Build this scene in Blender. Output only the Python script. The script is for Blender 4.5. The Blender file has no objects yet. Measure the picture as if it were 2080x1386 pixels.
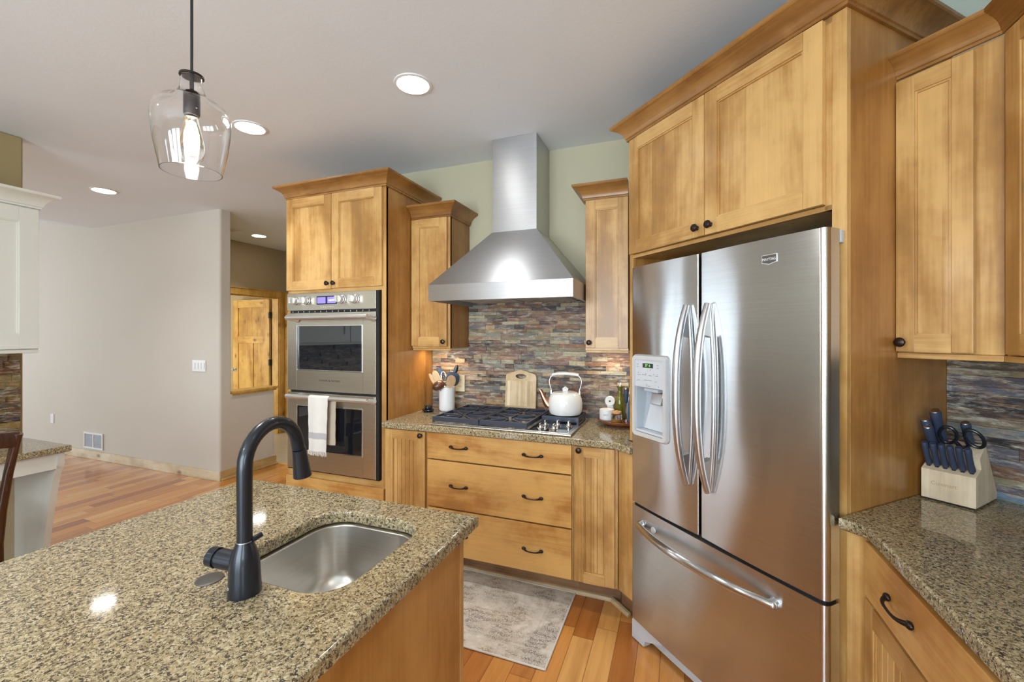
import bpy, bmesh, math, random
from math import sin, cos, pi, radians, sqrt
from mathutils import Vector, Matrix
R = radians
S2 = sqrt(0.5)
SC = bpy.context.scene
COL = SC.collection

# ---------------------------------------------------------------- camera
CAMZ = 1.455
cam_d = bpy.data.cameras.new('camera')
cam = bpy.data.objects.new('camera', cam_d)
COL.objects.link(cam)
cam_d.sensor_width = 36.0
cam_d.lens = 875.0 / 2080.0 * 36.0
cam_d.shift_y = -(693.0 - 681.0) / 2080.0
cam_d.clip_start = 0.02
cam.location = (0, 0, CAMZ)
cam.rotation_euler = (R(90), 0, R(21.0))
SC.camera = cam

# ---------------------------------------------------------------- world, exposure, daylight
SC.view_settings.view_transform = 'Standard'
SC.view_settings.look = 'None'
SC.view_settings.gamma = 1.0
SC.view_settings.use_curve_mapping = False
SC.view_settings.exposure = 0.12
w = bpy.data.worlds.new('world')
SC.world = w
w.use_nodes = True
bg = w.node_tree.nodes['Background']
bg.inputs[0].default_value = (0.86, 0.93, 1.0, 1)
bg.inputs[1].default_value = 1.0
CEIL = 2.715

def area(name, loc, rot, sx, sy, power, col=(1, 1, 1)):
    l = bpy.data.lights.new(name, 'AREA')
    l.shape = 'RECTANGLE'; l.size = sx; l.size_y = sy; l.energy = power; l.color = col
    o = bpy.data.objects.new(name, l); COL.objects.link(o)
    o.location = loc; o.rotation_euler = rot
    return o
# daylight coming in through the windows behind the camera and in the living area, plus one added fill
DAY = (0.735, 0.885, 1.0)
area('window_and_fill_light', (-0.75, -3.10, 1.45), (R(90), 0, 0), 2.5, 1.9, 200, DAY)
area('window_and_fill_light', (-3.0, -3.10, 1.30), (R(90), 0, 0), 0.45, 2.1, 22, DAY)
area('window_and_fill_light', (-7.2, -3.10, 1.45), (R(90), 0, 0), 3.0, 2.0, 120, DAY)
area('window_and_fill_light', (-10.10, 0.45, 1.45), (R(90), 0, R(-90)), 3.4, 2.0, 70, DAY)
area('window_and_fill_light', (1.26, -1.9, 1.6), (R(90), 0, R(90)), 1.4, 1.1, 55, DAY)
area('window_and_fill_light', (-6.6, 3.35, 1.4), (R(90), 0, R(-180)), 0.8, 1.2, 45, (0.93, 0.97, 1.0))  # added fill brightening the small room behind the pine door; no window there

# ---------------------------------------------------------------- node helpers
def new_mat(name):
    m = bpy.data.materials.new(name); m.use_nodes = True
    nt = m.node_tree
    return m, nt, nt.nodes['Principled BSDF']
def nd(nt, t, **k):
    n = nt.nodes.new(t)
    for a, b in k.items():
        setattr(n, a, b)
    return n
def mth(nt, op, a, b=None, c=None):
    n = nd(nt, 'ShaderNodeMath', operation=op)
    for i, v in enumerate((a, b, c)):
        if v is None: continue
        if isinstance(v, (int, float)): n.inputs[i].default_value = v
        else: nt.links.new(v, n.inputs[i])
    return n.outputs[0]
def ramp(nt, fac, stops, interp='LINEAR'):
    n = nd(nt, 'ShaderNodeValToRGB'); n.color_ramp.interpolation = interp
    e = n.color_ramp.elements
    while len(e) < len(stops): e.new(0.5)
    for i, (p, c) in enumerate(stops):
        e[i].position = p
        e[i].color = (c[0], c[1], c[2], 1) if not isinstance(c, (int, float)) else (c, c, c, 1)
    nt.links.new(fac, n.inputs[0])
    return n.outputs[0]
def mix(nt, fac, a, b, blend='MIX'):
    n = nd(nt, 'ShaderNodeMix', data_type='RGBA', blend_type=blend)
    for s, v in ((n.inputs[0], fac), (n.inputs[6], a), (n.inputs[7], b)):
        if isinstance(v, (int, float)): s.default_value = v
        elif isinstance(v, tuple): s.default_value = (v[0], v[1], v[2], 1)
        else: nt.links.new(v, s)
    return n.outputs[2]
def noise(nt, vec, scale, detail=3, rough=0.55, dist=0.0):
    n = nd(nt, 'ShaderNodeTexNoise')
    n.inputs['Scale'].default_value = scale; n.inputs['Detail'].default_value = detail
    n.inputs['Roughness'].default_value = rough; n.inputs['Distortion'].default_value = dist
    nt.links.new(vec, n.inputs['Vector'])
    return n.outputs[0]
def mapping(nt, vec, sc=(1, 1, 1), rot=(0, 0, 0), loc=(0, 0, 0)):
    n = nd(nt, 'ShaderNodeMapping')
    n.inputs['Scale'].default_value = sc; n.inputs['Rotation'].default_value = rot; n.inputs['Location'].default_value = loc
    nt.links.new(vec, n.inputs[0])
    return n.outputs[0]
def objco(nt, rnd=True):
    tc = nd(nt, 'ShaderNodeTexCoord')
    if not rnd: return tc.outputs['Object']
    oi = nd(nt, 'ShaderNodeObjectInfo')
    v = nd(nt, 'ShaderNodeVectorMath', operation='MULTIPLY_ADD')
    nt.links.new(oi.outputs['Random'], v.inputs[0]); v.inputs[1].default_value = (7.3, 3.1, 5.7)
    nt.links.new(tc.outputs['Object'], v.inputs[2])
    return v.outputs[0]
def bump(nt, bsdf, h, strength=0.2, dist=0.002):
    b = nd(nt, 'ShaderNodeBump'); b.inputs['Strength'].default_value = strength; b.inputs['Distance'].default_value = dist
    nt.links.new(h, b.inputs['Height']); nt.links.new(b.outputs[0], bsdf.inputs['Normal'])

def plain(name, col, rough=0.5, metal=0.0, coat=0.0, spec=0.5, vary=0.04, trans=0, ior=1.45, emis=None, es=1, bmp=0):
    m, nt, b = new_mat(name)
    co = objco(nt)
    f = noise(nt, co, 9, 3)
    lo = tuple(c * (1 - vary) for c in col); hi = tuple(min(1, c * (1 + vary)) for c in col)
    nt.links.new(ramp(nt, f, [(0.3, lo), (0.7, hi)]), b.inputs['Base Color'])
    b.inputs['Roughness'].default_value = rough; b.inputs['Metallic'].default_value = metal
    b.inputs['Coat Weight'].default_value = coat; b.inputs['Specular IOR Level'].default_value = spec
    b.inputs['IOR'].default_value = ior; b.inputs['Transmission Weight'].default_value = trans
    if emis:
        b.inputs['Emission Color'].default_value = (*emis, 1); b.inputs['Emission Strength'].default_value = es
    if bmp: bump(nt, b, noise(nt, co, bmp, 4), 0.15, 0.002)
    return m

def wood(name, grain='z', c1=(0.435, 0.222, 0.062), c2=(0.62, 0.375, 0.135), stripes=0, rough=0.36, coat=0.15, knots=False, fig=1.0, axis='x', sw=0.083):
    m, nt, b = new_mat(name)
    co = objco(nt)
    st = 0.24; sc = {'z': (1, 1, st), 'x': (st, 1, 1), 'y': (1, st, 1)}[grain]
    v = mapping(nt, co, sc)
    blotch = noise(nt, v, 4.5, 4, 0.6, 0.6)
    sc2 = {'z': (1, 1, .03), 'x': (.03, 1, 1), 'y': (1, .03, 1)}[grain]
    fine = noise(nt, mapping(nt, co, sc2), 95, 3, 0.6)
    cloud = noise(nt, co, 5.5, 4, 0.62)
    f = mth(nt, 'ADD', mth(nt, 'MULTIPLY', blotch, 0.95 * fig), mth(nt, 'ADD', mth(nt, 'MULTIPLY', fine, 0.30), mth(nt, 'MULTIPLY', cloud, 0.55 * fig)))
    f = mth(nt, 'SUBTRACT', f, 0.40 + 0.75 * (fig - 1) * 0.5 - 0.0)
    f = mth(nt, 'ADD', mth(nt, 'MULTIPLY', mth(nt, 'SUBTRACT', f, 0.5), 1.75), 0.5)
    if stripes:
        sx = nd(nt, 'ShaderNodeSeparateXYZ'); nt.links.new(co, sx.inputs[0])
        wn = nd(nt, 'ShaderNodeTexWhiteNoise', noise_dimensions='1D')
        nt.links.new(mth(nt, 'FLOOR', mth(nt, 'DIVIDE', sx.outputs[{'x': 0, 'y': 1, 'z': 2}[axis]], sw)), wn.inputs['W'])
        f = mth(nt, 'ADD', f, mth(nt, 'MULTIPLY', mth(nt, 'SUBTRACT', wn.outputs[0], 0.5), 0.30 * stripes))
    mid = tuple((a + c) / 2 for a, c in zip(c1, c2))
    col = ramp(nt, f, [(0.12, tuple(x * 0.78 for x in c1)), (0.36, c1), (0.52, mid), (0.72, c2), (1.0, tuple(min(1, x * 1.12) for x in c2))])
    if knots:
        vo = nd(nt, 'ShaderNodeTexVoronoi'); vo.inputs['Scale'].default_value = 8.5
        nt.links.new(mapping(nt, co, {'z': (1, 1, .55), 'x': (.55, 1, 1), 'y': (1, .55, 1)}[grain]), vo.inputs['Vector'])
        k = ramp(nt, vo.outputs['Distance'], [(0.07, 0.9), (0.15, 0.4), (0.24, 0.0)])
        col = mix(nt, k, col, (0.20, 0.075, 0.02))
    nt.links.new(col, b.inputs['Base Color'])
    b.inputs['Roughness'].default_value = rough; b.inputs['Coat Weight'].default_value = coat; b.inputs['Coat Roughness'].default_value = 0.2
    bump(nt, b, fine, 0.06, 0.001)
    return m

def steel(name, col=(0.62, 0.60, 0.57), rough=0.3, an=0.75, wav=0.0, rot=0.25):
    m, nt, b = new_mat(name)
    co = objco(nt)
    f = noise(nt, mapping(nt, co, (0.02, 0.02, 1.0)), 260, 2)
    nt.links.new(ramp(nt, f, [(0.2, tuple(c * .93 for c in col)), (0.8, tuple(min(1, c * 1.05) for c in col))]), b.inputs['Base Color'])
    b.inputs['Metallic'].default_value = 1.0; b.inputs['Roughness'].default_value = rough
    b.inputs['Anisotropic'].default_value = an; b.inputs['Anisotropic Rotation'].default_value = rot
    t = nd(nt, 'ShaderNodeTangent', direction_type='UV_MAP'); t.uv_map = 'UVMap'
    nt.links.new(t.outputs[0], b.inputs['Tangent'])
    if wav: bump(nt, b, noise(nt, mapping(nt, co, (1, 1, 0.5)), 2.6, 1), wav, 0.02)
    return m

def granite(name):
    m, nt, b = new_mat(name)
    co = objco(nt, False)
    dn = nd(nt, 'ShaderNodeVectorMath', operation='MULTIPLY_ADD')
    nn = nd(nt, 'ShaderNodeTexNoise'); nn.inputs['Scale'].default_value = 170; nn.inputs['Detail'].default_value = 2; nt.links.new(co, nn.inputs['Vector'])
    nt.links.new(nn.outputs['Color'], dn.inputs[0]); dn.inputs[1].default_value = (.008, .008, .008); nt.links.new(co, dn.inputs[2])
    v = nd(nt, 'ShaderNodeTexVoronoi'); v.inputs['Scale'].default_value = 235; nt.links.new(dn.outputs[0], v.inputs['Vector'])
    e = nd(nt, 'ShaderNodeTexVoronoi', feature='DISTANCE_TO_EDGE'); e.inputs['Scale'].default_value = 235; nt.links.new(dn.outputs[0], e.inputs['Vector'])
    sp = nd(nt, 'ShaderNodeSeparateColor'); nt.links.new(v.outputs['Color'], sp.inputs[0])
    grain = ramp(nt, sp.outputs[0], [(0.0, (0.07, 0.06, 0.045)), (0.08, (0.10, 0.08, 0.05)), (0.13, (0.26, 0.20, 0.11)), (0.40, (0.38, 0.30, 0.165)), (0.75, (0.48, 0.395, 0.235)), (0.93, (0.56, 0.485, 0.33)), (1.0, (0.36, 0.23, 0.11))])
    big = noise(nt, co, 120, 3, 0.6)
    dark = ramp(nt, mth(nt, 'ADD', e.outputs['Distance'], mth(nt, 'MULTIPLY', mth(nt, 'SUBTRACT', big, 0.49), 0.5)), [(0.032, 1.0), (0.068, 0.0)])
    col = mix(nt, mth(nt, 'MULTIPLY', dark, 0.92), grain, (0.026, 0.022, 0.018))
    cl = noise(nt, co, 3.0, 2)
    col = mix(nt, 0.35, col, ramp(nt, cl, [(0.3, 0.8), (0.7, 1.0)]), 'MULTIPLY')
    nt.links.new(col, b.inputs['Base Color'])
    b.inputs['Roughness'].default_value = 0.07; b.inputs['Specular IOR Level'].default_value = 0.6
    return m

def wall_paint(name, col, bscale=90, bs=0.10):
    m, nt, b = new_mat(name)
    tc = nd(nt, 'ShaderNodeTexCoord')
    n = noise(nt, tc.outputs['Object'], bscale, 4, 0.6)
    n2 = noise(nt, tc.outputs['Object'], 1.3, 2)
    nt.links.new(ramp(nt, n2, [(0.3, tuple(c * 0.985 for c in col)), (0.7, tuple(min(1, c * 1.015) for c in col))]), b.inputs['Base Color'])
    b.inputs['Roughness'].default_value = 0.7; b.inputs['Specular IOR Level'].default_value = 0.3
    bump(nt, b, n, bs, 0.002)
    return m

def plank_floor(name):
    m, nt, b = new_mat(name)
    tc = nd(nt, 'ShaderNodeTexCoord')
    s = nd(nt, 'ShaderNodeSeparateXYZ'); nt.links.new(tc.outputs['Object'], s.inputs[0])
    xw = mth(nt, 'DIVIDE', mth(nt, 'ADD', s.outputs[0], 0.072), 0.1005)
    row = mth(nt, 'FLOOR', xw)
    w1 = nd(nt, 'ShaderNodeTexWhiteNoise', noise_dimensions='1D'); nt.links.new(row, w1.inputs['W'])
    w2 = nd(nt, 'ShaderNodeTexWhiteNoise', noise_dimensions='1D'); nt.links.new(mth(nt, 'ADD', row, 57.3), w2.inputs['W'])
    ln = mth(nt, 'ADD', mth(nt, 'MULTIPLY', w2.outputs[0], 0.45), 0.42)
    yy = mth(nt, 'DIVIDE', mth(nt, 'ADD', s.outputs[1], mth(nt, 'MULTIPLY', w1.outputs[0], 7.0)), ln)
    idy = mth(nt, 'FLOOR', yy)
    cv = nd(nt, 'ShaderNodeCombineXYZ'); nt.links.new(row, cv.inputs[0]); nt.links.new(idy, cv.inputs[1])
    wn = nd(nt, 'ShaderNodeTexWhiteNoise', noise_dimensions='3D'); nt.links.new(cv.outputs[0], wn.inputs['Vector'])
    base = ramp(nt, wn.outputs[0], [(0.0, (0.34, 0.105, 0.025)), (0.10, (0.44, 0.155, 0.035)), (0.28, (0.54, 0.22, 0.052)), (0.62, (0.62, 0.255, 0.058)), (0.85, (0.68, 0.32, 0.085)), (1.0, (0.72, 0.38, 0.12))])
    off = nd(nt, 'ShaderNodeVectorMath', operation='MULTIPLY_ADD'); nt.links.new(wn.outputs['Color'], off.inputs[0]); off.inputs[1].default_value = (9, 9, 9)
    nt.links.new(tc.outputs['Object'], off.inputs[2])
    g = noise(nt, mapping(nt, off.outputs[0], (1, 0.07, 1)), 26, 4, 0.6, 0.5)
    g2 = noise(nt, mapping(nt, off.outputs[0], (1, 0.18, 1)), 7, 3, 0.6, 1.0)
    col = mix(nt, 0.55, base, ramp(nt, g, [(0.3, (0.62, 0.55, 0.5)), (0.6, (1.0, 1.0, 1.0))]), 'MULTIPLY')
    col = mix(nt, ramp(nt, g2, [(0.60, 0.0), (0.72, 0.45)]), col, (0.30, 0.09, 0.02))
    fx = mth(nt, 'FRACT', xw); fy = mth(nt, 'FRACT', yy)
    ex = mth(nt, 'MINIMUM', fx, mth(nt, 'SUBTRACT', 1.0, fx))
    ey = mth(nt, 'MULTIPLY', mth(nt, 'MINIMUM', fy, mth(nt, 'SUBTRACT', 1.0, fy)), 6.0)
    ed = mth(nt, 'MINIMUM', ex, ey)
    gap = ramp(nt, ed, [(0.006, 1.0), (0.02, 0.0)])
    col = mix(nt, mth(nt, 'MULTIPLY', gap, 0.75), col, (0.08, 0.03, 0.01))
    nt.links.new(col, b.inputs['Base Color'])
    b.inputs['Roughness'].default_value = 0.22; b.inputs['Coat Weight'].default_value = 0.3; b.inputs['Coat Roughness'].default_value = 0.12
    bump(nt, b, ramp(nt, ed, [(0.0, 0.0), (0.03, 1.0)]), 0.25, 0.001)
    return m

def stone_mat(name, warm=1.0):
    m, nt, b = new_mat(name)
    at = nd(nt, 'ShaderNodeVertexColor'); at.layer_name = 'Col'
    co = objco(nt, False)
    n1 = noise(nt, mapping(nt, co, (0.55, 0.55, 2.6)), 24, 5, 0.7, 0.35)
    n2 = noise(nt, mapping(nt, co, (1, 1, 3.0)), 75, 4, 0.7)
    c = mix(nt, ramp(nt, n1, [(0.48, 0.0), (0.66, 0.7)]), at.outputs[0], (0.40, 0.24, 0.13))
    c = mix(nt, ramp(nt, noise(nt, mapping(nt, co, (0.6, 0.6, 2.4), loc=(4, 3, 2)), 20, 5, 0.7, 0.35), [(0.50, 0.0), (0.66, 0.7)]), c, (0.60, 0.55, 0.44))
    c = mix(nt, ramp(nt, noise(nt, mapping(nt, co, (0.6, 0.6, 2.2), loc=(9, 1, 5)), 30, 5, 0.7, 0.3), [(0.54, 0.0), (0.66, 0.75)]), c, (0.12, 0.11, 0.13))
    c = mix(nt, 0.7, c, ramp(nt, n2, [(0.30, (0.45, 0.44, 0.46)), (0.5, (0.95, 0.95, 0.95)), (0.75, (1.25, 1.22, 1.16))]), 'MULTIPLY')
    nt.links.new(c, b.inputs['Base Color'])
    b.inputs['Roughness'].default_value = 0.55
    bump(nt, b, mth(nt, 'ADD', n1, mth(nt, 'MULTIPLY', n2, 0.6)), 0.6, 0.003)
    return m

def rug_mat():
    m, nt, b = new_mat('rug_weave')
    co = nd(nt, 'ShaderNodeTexCoord').outputs['Object']
    s = nd(nt, 'ShaderNodeSeparateXYZ'); nt.links.new(co, s.inputs[0])
    ax = mth(nt, 'ABSOLUTE', s.outputs[0]); ay = mth(nt, 'ABSOLUTE', s.outputs[1])
    d = mth(nt, 'MINIMUM', mth(nt, 'SUBTRACT', 0.46, ax), mth(nt, 'SUBTRACT', 0.295, ay))   # distance to the edge
    line = ramp(nt, d, [(0.0, 0.0), (0.019, 0.0), (0.021, 0.8), (0.024, 0.0), (0.085, 0.0), (0.088, 0.55), (0.092, 0.0), (0.104, 0.0), (0.107, 0.75), (0.112, 0.0)])
    border = ramp(nt, d, [(0.025, 0.0), (0.03, 1.0), (0.082, 1.0), (0.086, 0.0)])
    vo = nd(nt, 'ShaderNodeTexVoronoi', feature='SMOOTH_F1'); vo.inputs['Scale'].default_value = 16
    nt.links.new(mapping(nt, co, (1, 1, 1)), vo.inputs['Vector'])
    wv = nd(nt, 'ShaderNodeTexWave', wave_type='RINGS'); wv.inputs['Scale'].default_value = 9; wv.inputs['Distortion'].default_value = 9; wv.inputs['Detail'].default_value = 3
    nt.links.new(co, wv.inputs['Vector'])
    wear = noise(nt, co, 7, 3)
    wearm = ramp(nt, wear, [(0.42, 0.0), (0.56, 1.0)])
    orn = mth(nt, 'MULTIPLY', ramp(nt, wv.outputs[0], [(0.45, 0.0), (0.6, 1.0)]), wearm)
    orn2 = mth(nt, 'MULTIPLY', ramp(nt, vo.outputs['Distance'], [(0.16, 1.0), (0.26, 0.0)]), border)
    speck = ramp(nt, noise(nt, co, 150, 3, 0.7), [(0.40, 0.0), (0.54, 1.0)])
    tone = noise(nt, co, 3.5, 2)
    ink = ramp(nt, tone, [(0.35, (0.22, 0.18, 0.165)), (0.5, (0.33, 0.24, 0.14)), (0.65, (0.20, 0.17, 0.16))])
    base = ramp(nt, noise(nt, co, 30, 4), [(0.3, (0.60, 0.54, 0.46)), (0.7, (0.74, 0.69, 0.61))])
    fac = mth(nt, 'MULTIPLY', mth(nt, 'MAXIMUM', orn, mth(nt, 'MAXIMUM', orn2, mth(nt, 'MULTIPLY', wearm, 0.6))), speck)
    c = mix(nt, mth(nt, 'MULTIPLY', fac, 0.95), base, ink)
    c = mix(nt, mth(nt, 'MULTIPLY', line, 0.5), c, (0.30, 0.27, 0.24))
    nt.links.new(c, b.inputs['Base Color'])
    b.inputs['Roughness'].default_value = 0.95; b.inputs['Specular IOR Level'].default_value = 0.1
    bump(nt, b, noise(nt, co, 320, 2), 0.5, 0.002)
    return m

def tile_mat():
    m, nt, b = new_mat('hall_tile')
    co = nd(nt, 'ShaderNodeTexCoord').outputs['Object']
    br = nd(nt, 'ShaderNodeTexBrick'); br.offset = 0.0
    nt.links.new(mapping(nt, co, (1, 1, 1)), br.inputs['Vector'])
    br.inputs['Scale'].default_value = 1.0; br.inputs['Brick Width'].default_value = 0.33; br.inputs['Row Height'].default_value = 0.33
    br.inputs['Mortar Size'].default_value = 0.004
    br.inputs['Color1'].default_value = (0.46, 0.40, 0.27, 1); br.inputs['Color2'].default_value = (0.50, 0.44, 0.31, 1); br.inputs['Mortar'].default_value = (0.38, 0.33, 0.24, 1)
    c = mix(nt, 0.5, br.outputs[0], ramp(nt, noise(nt, mapping(nt, co, (1, 3, 1)), 9, 4), [(0.3, (0.8, 0.78, 0.72)), (0.7, (1, 1, 1))]), 'MULTIPLY')
    nt.links.new(c, b.inputs['Base Color']); b.inputs['Roughness'].default_value = 0.35
    return m

def clear_glass(name, col=(1, 1, 1), rough=0.0, ior=1.45):
    m, nt, b = new_mat(name)
    b.inputs['Base Color'].default_value = (*col, 1); b.inputs['Roughness'].default_value = rough
    b.inputs['Transmission Weight'].default_value = 1.0; b.inputs['IOR'].default_value = ior
    return m

M = {}
M['wv'] = wood('maple_vertical', 'z')
M['wh'] = wood('maple_horizontal', 'x')
M['wp'] = wood('maple_glued_panel', 'z', stripes=1.0)
M['wd'] = wood('maple_drawer_front', 'x', c1=(0.44, 0.195, 0.045), c2=(0.61, 0.345, 0.108), stripes=0.5, fig=1.25, axis='z')
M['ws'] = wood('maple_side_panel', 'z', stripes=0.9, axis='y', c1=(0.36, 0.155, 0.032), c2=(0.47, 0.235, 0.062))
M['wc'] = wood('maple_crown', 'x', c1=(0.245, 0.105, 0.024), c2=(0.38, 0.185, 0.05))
M['pine'] = wood('knotty_pine', 'z', c1=(0.52, 0.28, 0.055), c2=(0.70, 0.44, 0.12), knots=True, stripes=0.7)
M['pineh'] = wood('knotty_pine_horizontal', 'x', c1=(0.52, 0.28, 0.055), c2=(0.70, 0.44, 0.12), knots=True)
M['basep'] = wood('pale_pine_base', 'x', c1=(0.56, 0.42, 0.24), c2=(0.72, 0.60, 0.42), knots=True)
M['basepy'] = wood('golden_pine_base', 'y', c1=(0.50, 0.32, 0.12), c2=(0.66, 0.46, 0.20), knots=True)
M['shoe'] = wood('pale_shoe_moulding', 'x', c1=(0.50, 0.36, 0.19), c2=(0.66, 0.52, 0.32))
M['board'] = wood('bamboo', 'z', c1=(0.60, 0.42, 0.22), c2=(0.74, 0.57, 0.36), stripes=0.0, rough=0.5, coat=0)
M['boardp'] = wood('bamboo_strips', 'z', c1=(0.58, 0.41, 0.22), c2=(0.78, 0.63, 0.42), stripes=1.3, sw=0.021, rough=0.5, coat=0)
M['block'] = wood('pale_block_wood', 'z', c1=(0.62, 0.49, 0.33), c2=(0.76, 0.64, 0.47), stripes=0.4, rough=0.5, coat=0)
M['spoon'] = wood('light_spoon_wood', 'z', c1=(0.55, 0.35, 0.18), c2=(0.70, 0.50, 0.30), rough=0.55, coat=0)
M['spoond'] = wood('dark_spoon_wood', 'z', c1=(0.07, 0.022, 0.01), c2=(0.16, 0.055, 0.022), rough=0.3, coat=0.3)
M['tray'] = wood('acacia_tray', 'x', c1=(0.16, 0.045, 0.018), c2=(0.30, 0.095, 0.035), rough=0.25, coat=0.4)
M['chair'] = wood('espresso_chair_wood', 'z', c1=(0.02, 0.008, 0.005), c2=(0.05, 0.018, 0.01), rough=0.25, coat=0.3)
M['gran'] = granite('speckled_granite')
M['steel'] = steel('brushed_steel', wav=0.0)
M['fridge'] = steel('fridge_steel', (0.57, 0.575, 0.575), 0.22, 0.95, wav=0.7)
M['hood'] = steel('hood_steel', (0.50, 0.505, 0.51), 0.36, 0.8)
M['sink'] = steel('sink_steel', (0.68, 0.66, 0.62), 0.32, 0.2)
M['oven'] = steel('oven_steel', (0.70, 0.665, 0.59), 0.30, 0.7)
M['trayst'] = steel('cooktop_steel', (0.70, 0.68, 0.63), 0.22, 0.3)
M['chrome'] = plain('polished_metal', (0.75, 0.75, 0.74), 0.12, 1.0)
M['handle'] = plain('satin_handle_metal', (0.56, 0.57, 0.59), 0.3, 1.0)
M['ovhandle'] = plain('satin_oven_metal', (0.80, 0.79, 0.77), 0.28, 0.9)
M['silver'] = plain('silver_plastic', (0.60, 0.60, 0.60), 0.35, 0.3)
M['greypl'] = plain('pale_grey_plastic', (0.55, 0.57, 0.60), 0.4)
M['bronze'] = plain('dark_bronze', (0.045, 0.032, 0.028), 0.3, 0.85)
M['black'] = plain('satin_black', (0.010, 0.012, 0.016), 0.33, 0.0, coat=0.2)
M['faucet'] = plain('matte_black_faucet', (0.012, 0.015, 0.022), 0.30, 0.25, coat=0.25)
M['iron'] = plain('cast_iron', (0.045, 0.052, 0.075), 0.36, 0.3, bmp=220)
M['rubber'] = plain('black_gasket', (0.008, 0.008, 0.008), 0.6)
M['white'] = plain('white_enamel', (0.80, 0.80, 0.78), 0.12, coat=0.5, vary=0.01)
M['ceramic'] = plain('matte_white_ceramic', (0.80, 0.81, 0.80), 0.35, vary=0.01)
M['wcab'] = plain('cream_painted_wood', (0.66, 0.655, 0.585), 0.4, vary=0.015)
M['plate'] = plain('white_cover_plate', (0.80, 0.80, 0.78), 0.4, vary=0.01)
M['almond'] = plain('almond_cover_plate', (0.66, 0.58, 0.42), 0.4, vary=0.01)
M['slot'] = plain('dark_slot', (0.05, 0.05, 0.05), 0.6)
M['copper'] = plain('copper', (0.72, 0.34, 0.20), 0.2, 1.0)
M['knife'] = plain('navy_knife_handle', (0.035, 0.047, 0.085), 0.42, coat=0.05)
M['navy'] = plain('navy_silicone', (0.04, 0.07, 0.13), 0.45)
M['bluev'] = plain('slate_blue_bottle', (0.055, 0.12, 0.19), 0.4)
M['oil'] = plain('olive_oil_glass', (0.13, 0.12, 0.01), 0.08, coat=0.5)
M['honey'] = plain('amber_honey', (0.50, 0.24, 0.03), 0.15)
M['cork'] = plain('cork', (0.60, 0.34, 0.17), 0.8, bmp=80)
M['cavity'] = plain('light_grey_recess', (0.42, 0.46, 0.50), 0.4)
M['lcd'] = plain('dark_lcd', (0.02, 0.035, 0.015), 0.15)
M['lcdg'] = plain('lcd_segments', (0.2, 0.5, 0.1), 0.3, emis=(0.35, 0.9, 0.2), es=0.5)
M['disp'] = plain('violet_display', (0.12, 0.1, 0.4), 0.2, emis=(0.30, 0.24, 0.85), es=0.9)
M['dispw'] = plain('display_digits', (0.9, 0.9, 1), 0.2, emis=(0.95, 0.95, 1), es=1.3)
M['dispb'] = plain('display_bezel', (0.01, 0.01, 0.04), 0.1)
M['ovglass'] = plain('dark_oven_glass', (0.006, 0.008, 0.012), 0.03, spec=0.9, coat=0.6)
M['ink'] = plain('dark_lettering', (0.05, 0.045, 0.05), 0.5)
M['inkg'] = plain('grey_lettering', (0.16, 0.16, 0.17), 0.5)
M['badge'] = plain('badge_grey', (0.12, 0.115, 0.11), 0.35, 0.5)
M['disc'] = plain('dull_bronze_disc', (0.10, 0.09, 0.08), 0.42, 0.4)
M['badgew'] = plain('badge_letters', (0.85, 0.85, 0.85), 0.3, 0.3)
M['burn'] = plain('burnt_mark', (0.42, 0.31, 0.19), 0.6)
M['towel'] = plain('off_white_towel', (0.72, 0.69, 0.64), 0.95, spec=0.1, bmp=260)
M['towels'] = plain('grey_towel_stripe', (0.47, 0.45, 0.46), 0.95, spec=0.1, bmp=260)
M['towelt'] = plain('taupe_towel_back', (0.50, 0.42, 0.33), 0.95, spec=0.1, bmp=260)
M['rug'] = rug_mat()
M['rugedge'] = plain('rug_binding', (0.70, 0.67, 0.62), 0.95, spec=0.1)
M['ceil'] = wall_paint('ceiling_texture', (0.81, 0.87, 0.935), 55, 0.35)
M['sage'] = wall_paint('sage_wall', (0.53, 0.49, 0.345))
M['greige'] = wall_paint('greige_wall', (0.60, 0.545, 0.465))
M['tan'] = wall_paint('tan_wall', (0.44, 0.35, 0.215))
M['olive'] = wall_paint('olive_tan_wall', (0.36, 0.28, 0.14))
M['green'] = wall_paint('pale_green_wall', (0.50, 0.55, 0.46))
M['offw'] = wall_paint('off_white_wall', (0.72, 0.70, 0.65))
M['floor'] = plank_floor('hardwood_planks')
M['tile'] = tile_mat()
M['stone'] = stone_mat('slate_ledgestone')
M['glass'] = clear_glass('clear_glass')
M['trimw'] = plain('white_light_trim', (0.82, 0.82, 0.82), 0.4, vary=0.01)
M['lens'] = plain('lit_lamp_lens', (1, 1, 1), 0.4, emis=(1.0, 0.99, 0.97), es=22)
M['filament'] = plain('glowing_filament', (1, 1, 1), 0.4, emis=(1.0, 0.97, 0.92), es=40)
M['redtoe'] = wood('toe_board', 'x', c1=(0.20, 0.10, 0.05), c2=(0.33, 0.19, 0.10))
M['frame'] = plain('white_window_frame', (0.8, 0.8, 0.8), 0.4)

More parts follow.
